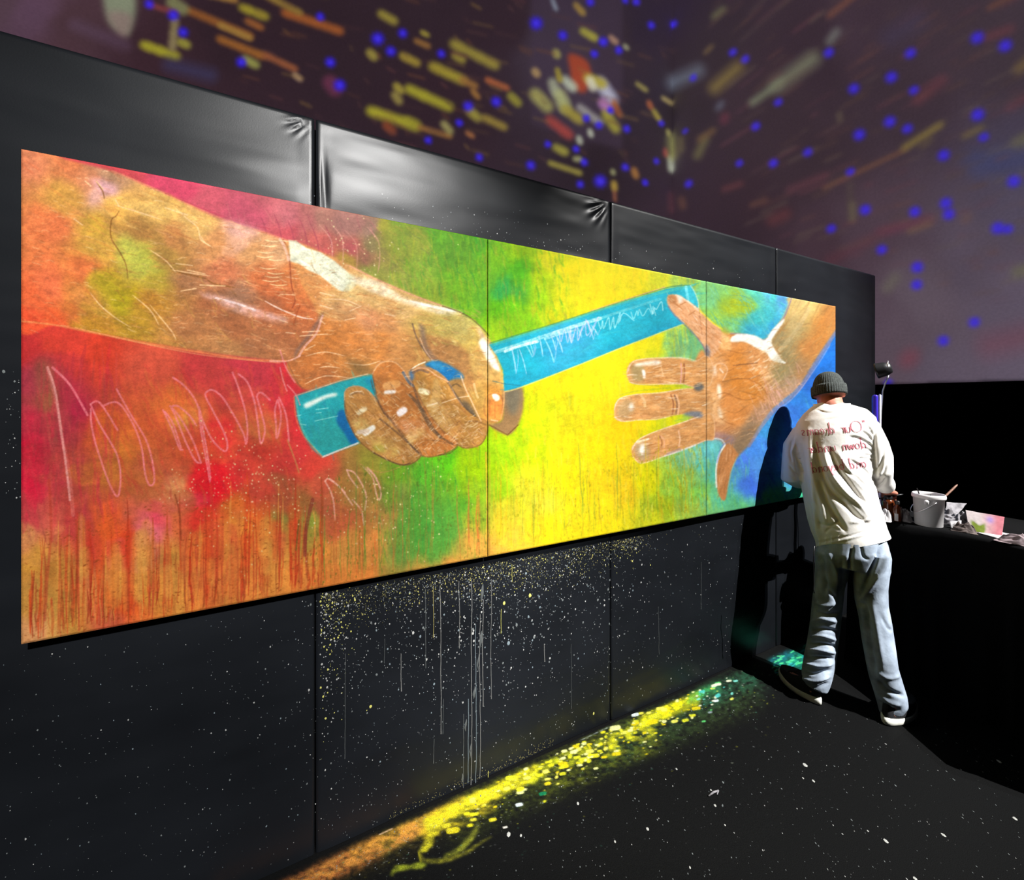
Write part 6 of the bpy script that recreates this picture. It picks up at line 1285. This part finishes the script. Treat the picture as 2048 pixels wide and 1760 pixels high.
        s.c[y0:y1, x0:x1] = s.c[y0:y1, x0:x1]*(1-mm)+(hx('3420f4')*(1-.4*core)+hx('7a68ff')*.4*core)*mm
    s.c *= (1+.10*fbm(s.w, s.h, 90, 60, 33, 3))[..., None]
    return s
PL = Vector((.75, -.85, 4.55)); PN = Vector((.23, 1, .06)).normalized(); PD = .16
def slide_build():
    s = slide_canvas()
    xs = np.arange(-250, 3200, 3.0); ys = np.arange(-420, 797, 3.0)
    X, Y = np.meshgrid(xs, ys); A = (X-1024)/F; B = (HY-Y)/F
    # camera rays -> far walls
    def hit(q, n): return (n.x*q.x+n.y*q.y)/(n.x*A+n.y)
    zr = hit(R0, Vector((-.898, -.439, 0))); zl = hit(CORN, Vector((.439, -.898, 0)))
    zr = np.where(zr > 0, zr, 99); zl = np.where(zl > 0, zl, 99)
    right = zr < zl; Z = np.minimum(zr, zl)
    W_ = np.stack([A*Z, Z, EYE+B*Z], -1)
    n = np.where(right[..., None], np.array([-.898, -.439, 0]), np.array([.439, -.898, 0]))
    d = W_-np.array(PL); r2 = (d**2).sum(-1); cs = -(d*n).sum(-1)/np.sqrt(r2)
    k = PD/(d@np.array(PN)); S_ = np.array(PL)+d*k[..., None]
    px, py = X, Y
    mx, my = np.where(px > 2095, 4190-px, px), py; mx = np.where(mx < -50, -100-mx, mx); my = np.where(my < -50, -100-my, my); cl = lin(np.clip(sample(s, mx, my), 0, 1))
    gain = r2/np.clip(cs, .05, 1); g0 = SLIDE_G
    cl = cl*(gain/g0)[..., None]
    # keep the light off the black skirting and off everything the partition would catch
    hh = W_[..., 2]; cl = np.where(((hh < SK+.01) & right)[..., None], 0, cl)
    nn_ = np.array(N2); t_ = ((np.array(P0)-np.array(PL))@nn_)/(d@nn_); q_ = np.array(PL)+d*t_[..., None]; q_s = (q_-np.array(P0))@np.array(D2)
    cl = np.where(((q_[..., 2] < H_TOP+.03) & (q_s < S_END+.03))[..., None], 0, cl)
    print('slide max', cl.max(), np.percentile(cl, 99))
    return S_, np.clip(cl, 0, 1)
S_, cl = slide_build()
sm_ = bpy.data.materials.new('slide_film'); sm_.use_nodes = True; nt = sm_.node_tree; nt.nodes.clear()
o_ = nt.nodes.new('ShaderNodeOutputMaterial'); tb = nt.nodes.new('ShaderNodeBsdfTransparent'); at = nt.nodes.new('ShaderNodeAttribute'); at.attribute_name = 'Col'
nt.links.new(at.outputs['Color'], tb.inputs[0]); nt.links.new(tb.outputs[0], o_.inputs[0])
pj = empty('slide_projector', PL-Vector((0, 0, .3)), 'black slide projector rigged high behind the viewer, facing the far walls', 'projector')
link('slide', grid_mesh('slide', S_, cl), sm_, pj, False)
# opaque mask around the slide and a housing behind it
U = PN.cross(UP).normalized(); V_ = U.cross(PN).normalized()
def sp(a, b, c): return PL+U*a+V_*b+PN*c
bm = bmesh.new()
edge = [Vector(S_[0, 0]), Vector(S_[0, -1]), Vector(S_[-1, -1]), Vector(S_[-1, 0])]
bord = []
for line_ in (S_[0, :], S_[:, -1], S_[-1, ::-1], S_[::-1, 0]):
    bord += [Vector(p) for p in line_[:-1:6]]
inner = [bm.verts.new(p) for p in bord]; outer = []
cc = sum(bord, Vector())/len(bord)
for p in bord:
    v = p-PL-PN*PD; a, b = v.dot(U), v.dot(V_); m = .62/max(abs(a), abs(b), 1e-4); outer.append(bm.verts.new(sp(a*m, b*m, PD)))
n = len(inner)
for i in range(n): bm.faces.new([inner[i], inner[(i+1) % n], outer[(i+1) % n], outer[i]])
link('slide_mask', fromB('slide_mask', bm), M['dark'], pj, False)
bm = bmesh.new(); V4 = [bm.verts.new(sp(a, b, c)) for c in (PD+.004, -.25) for a, b in ((-.612, -.612), (.612, -.612), (.612, .612), (-.612, .612))]
for q_ in ((4, 5, 6, 7), (0, 1, 5, 4), (1, 2, 6, 5), (2, 3, 7, 6), (3, 0, 4, 7)): bm.faces.new([V4[i] for i in q_])
link('housing', fromB('housing', bm), M['dark'], pj, False)
spot('slide_lamp', PL, PL+PN, SLIDE_P, 158, 0, .0008)

# ------------------------------------------------------------------ turn the finished place so the partition runs along the X axis
ROT = Matrix.Rotation(-math.atan2(D2.y, D2.x), 4, 'Z'); done = set()
for o in list(bpy.context.scene.objects):
    if o.type in ('CAMERA', 'LIGHT'):
        o.rotation_euler = (ROT.to_3x3() @ o.rotation_euler.to_matrix()).to_euler(); o.location = ROT @ o.location; continue
    o.location = ROT @ o.location
    if o.parent: o.matrix_parent_inverse = Matrix.Translation(ROT @ o.matrix_parent_inverse.translation)
    if o.type == 'MESH' and o.data.name not in done: done.add(o.data.name); o.data.transform(ROT); o.data.update()
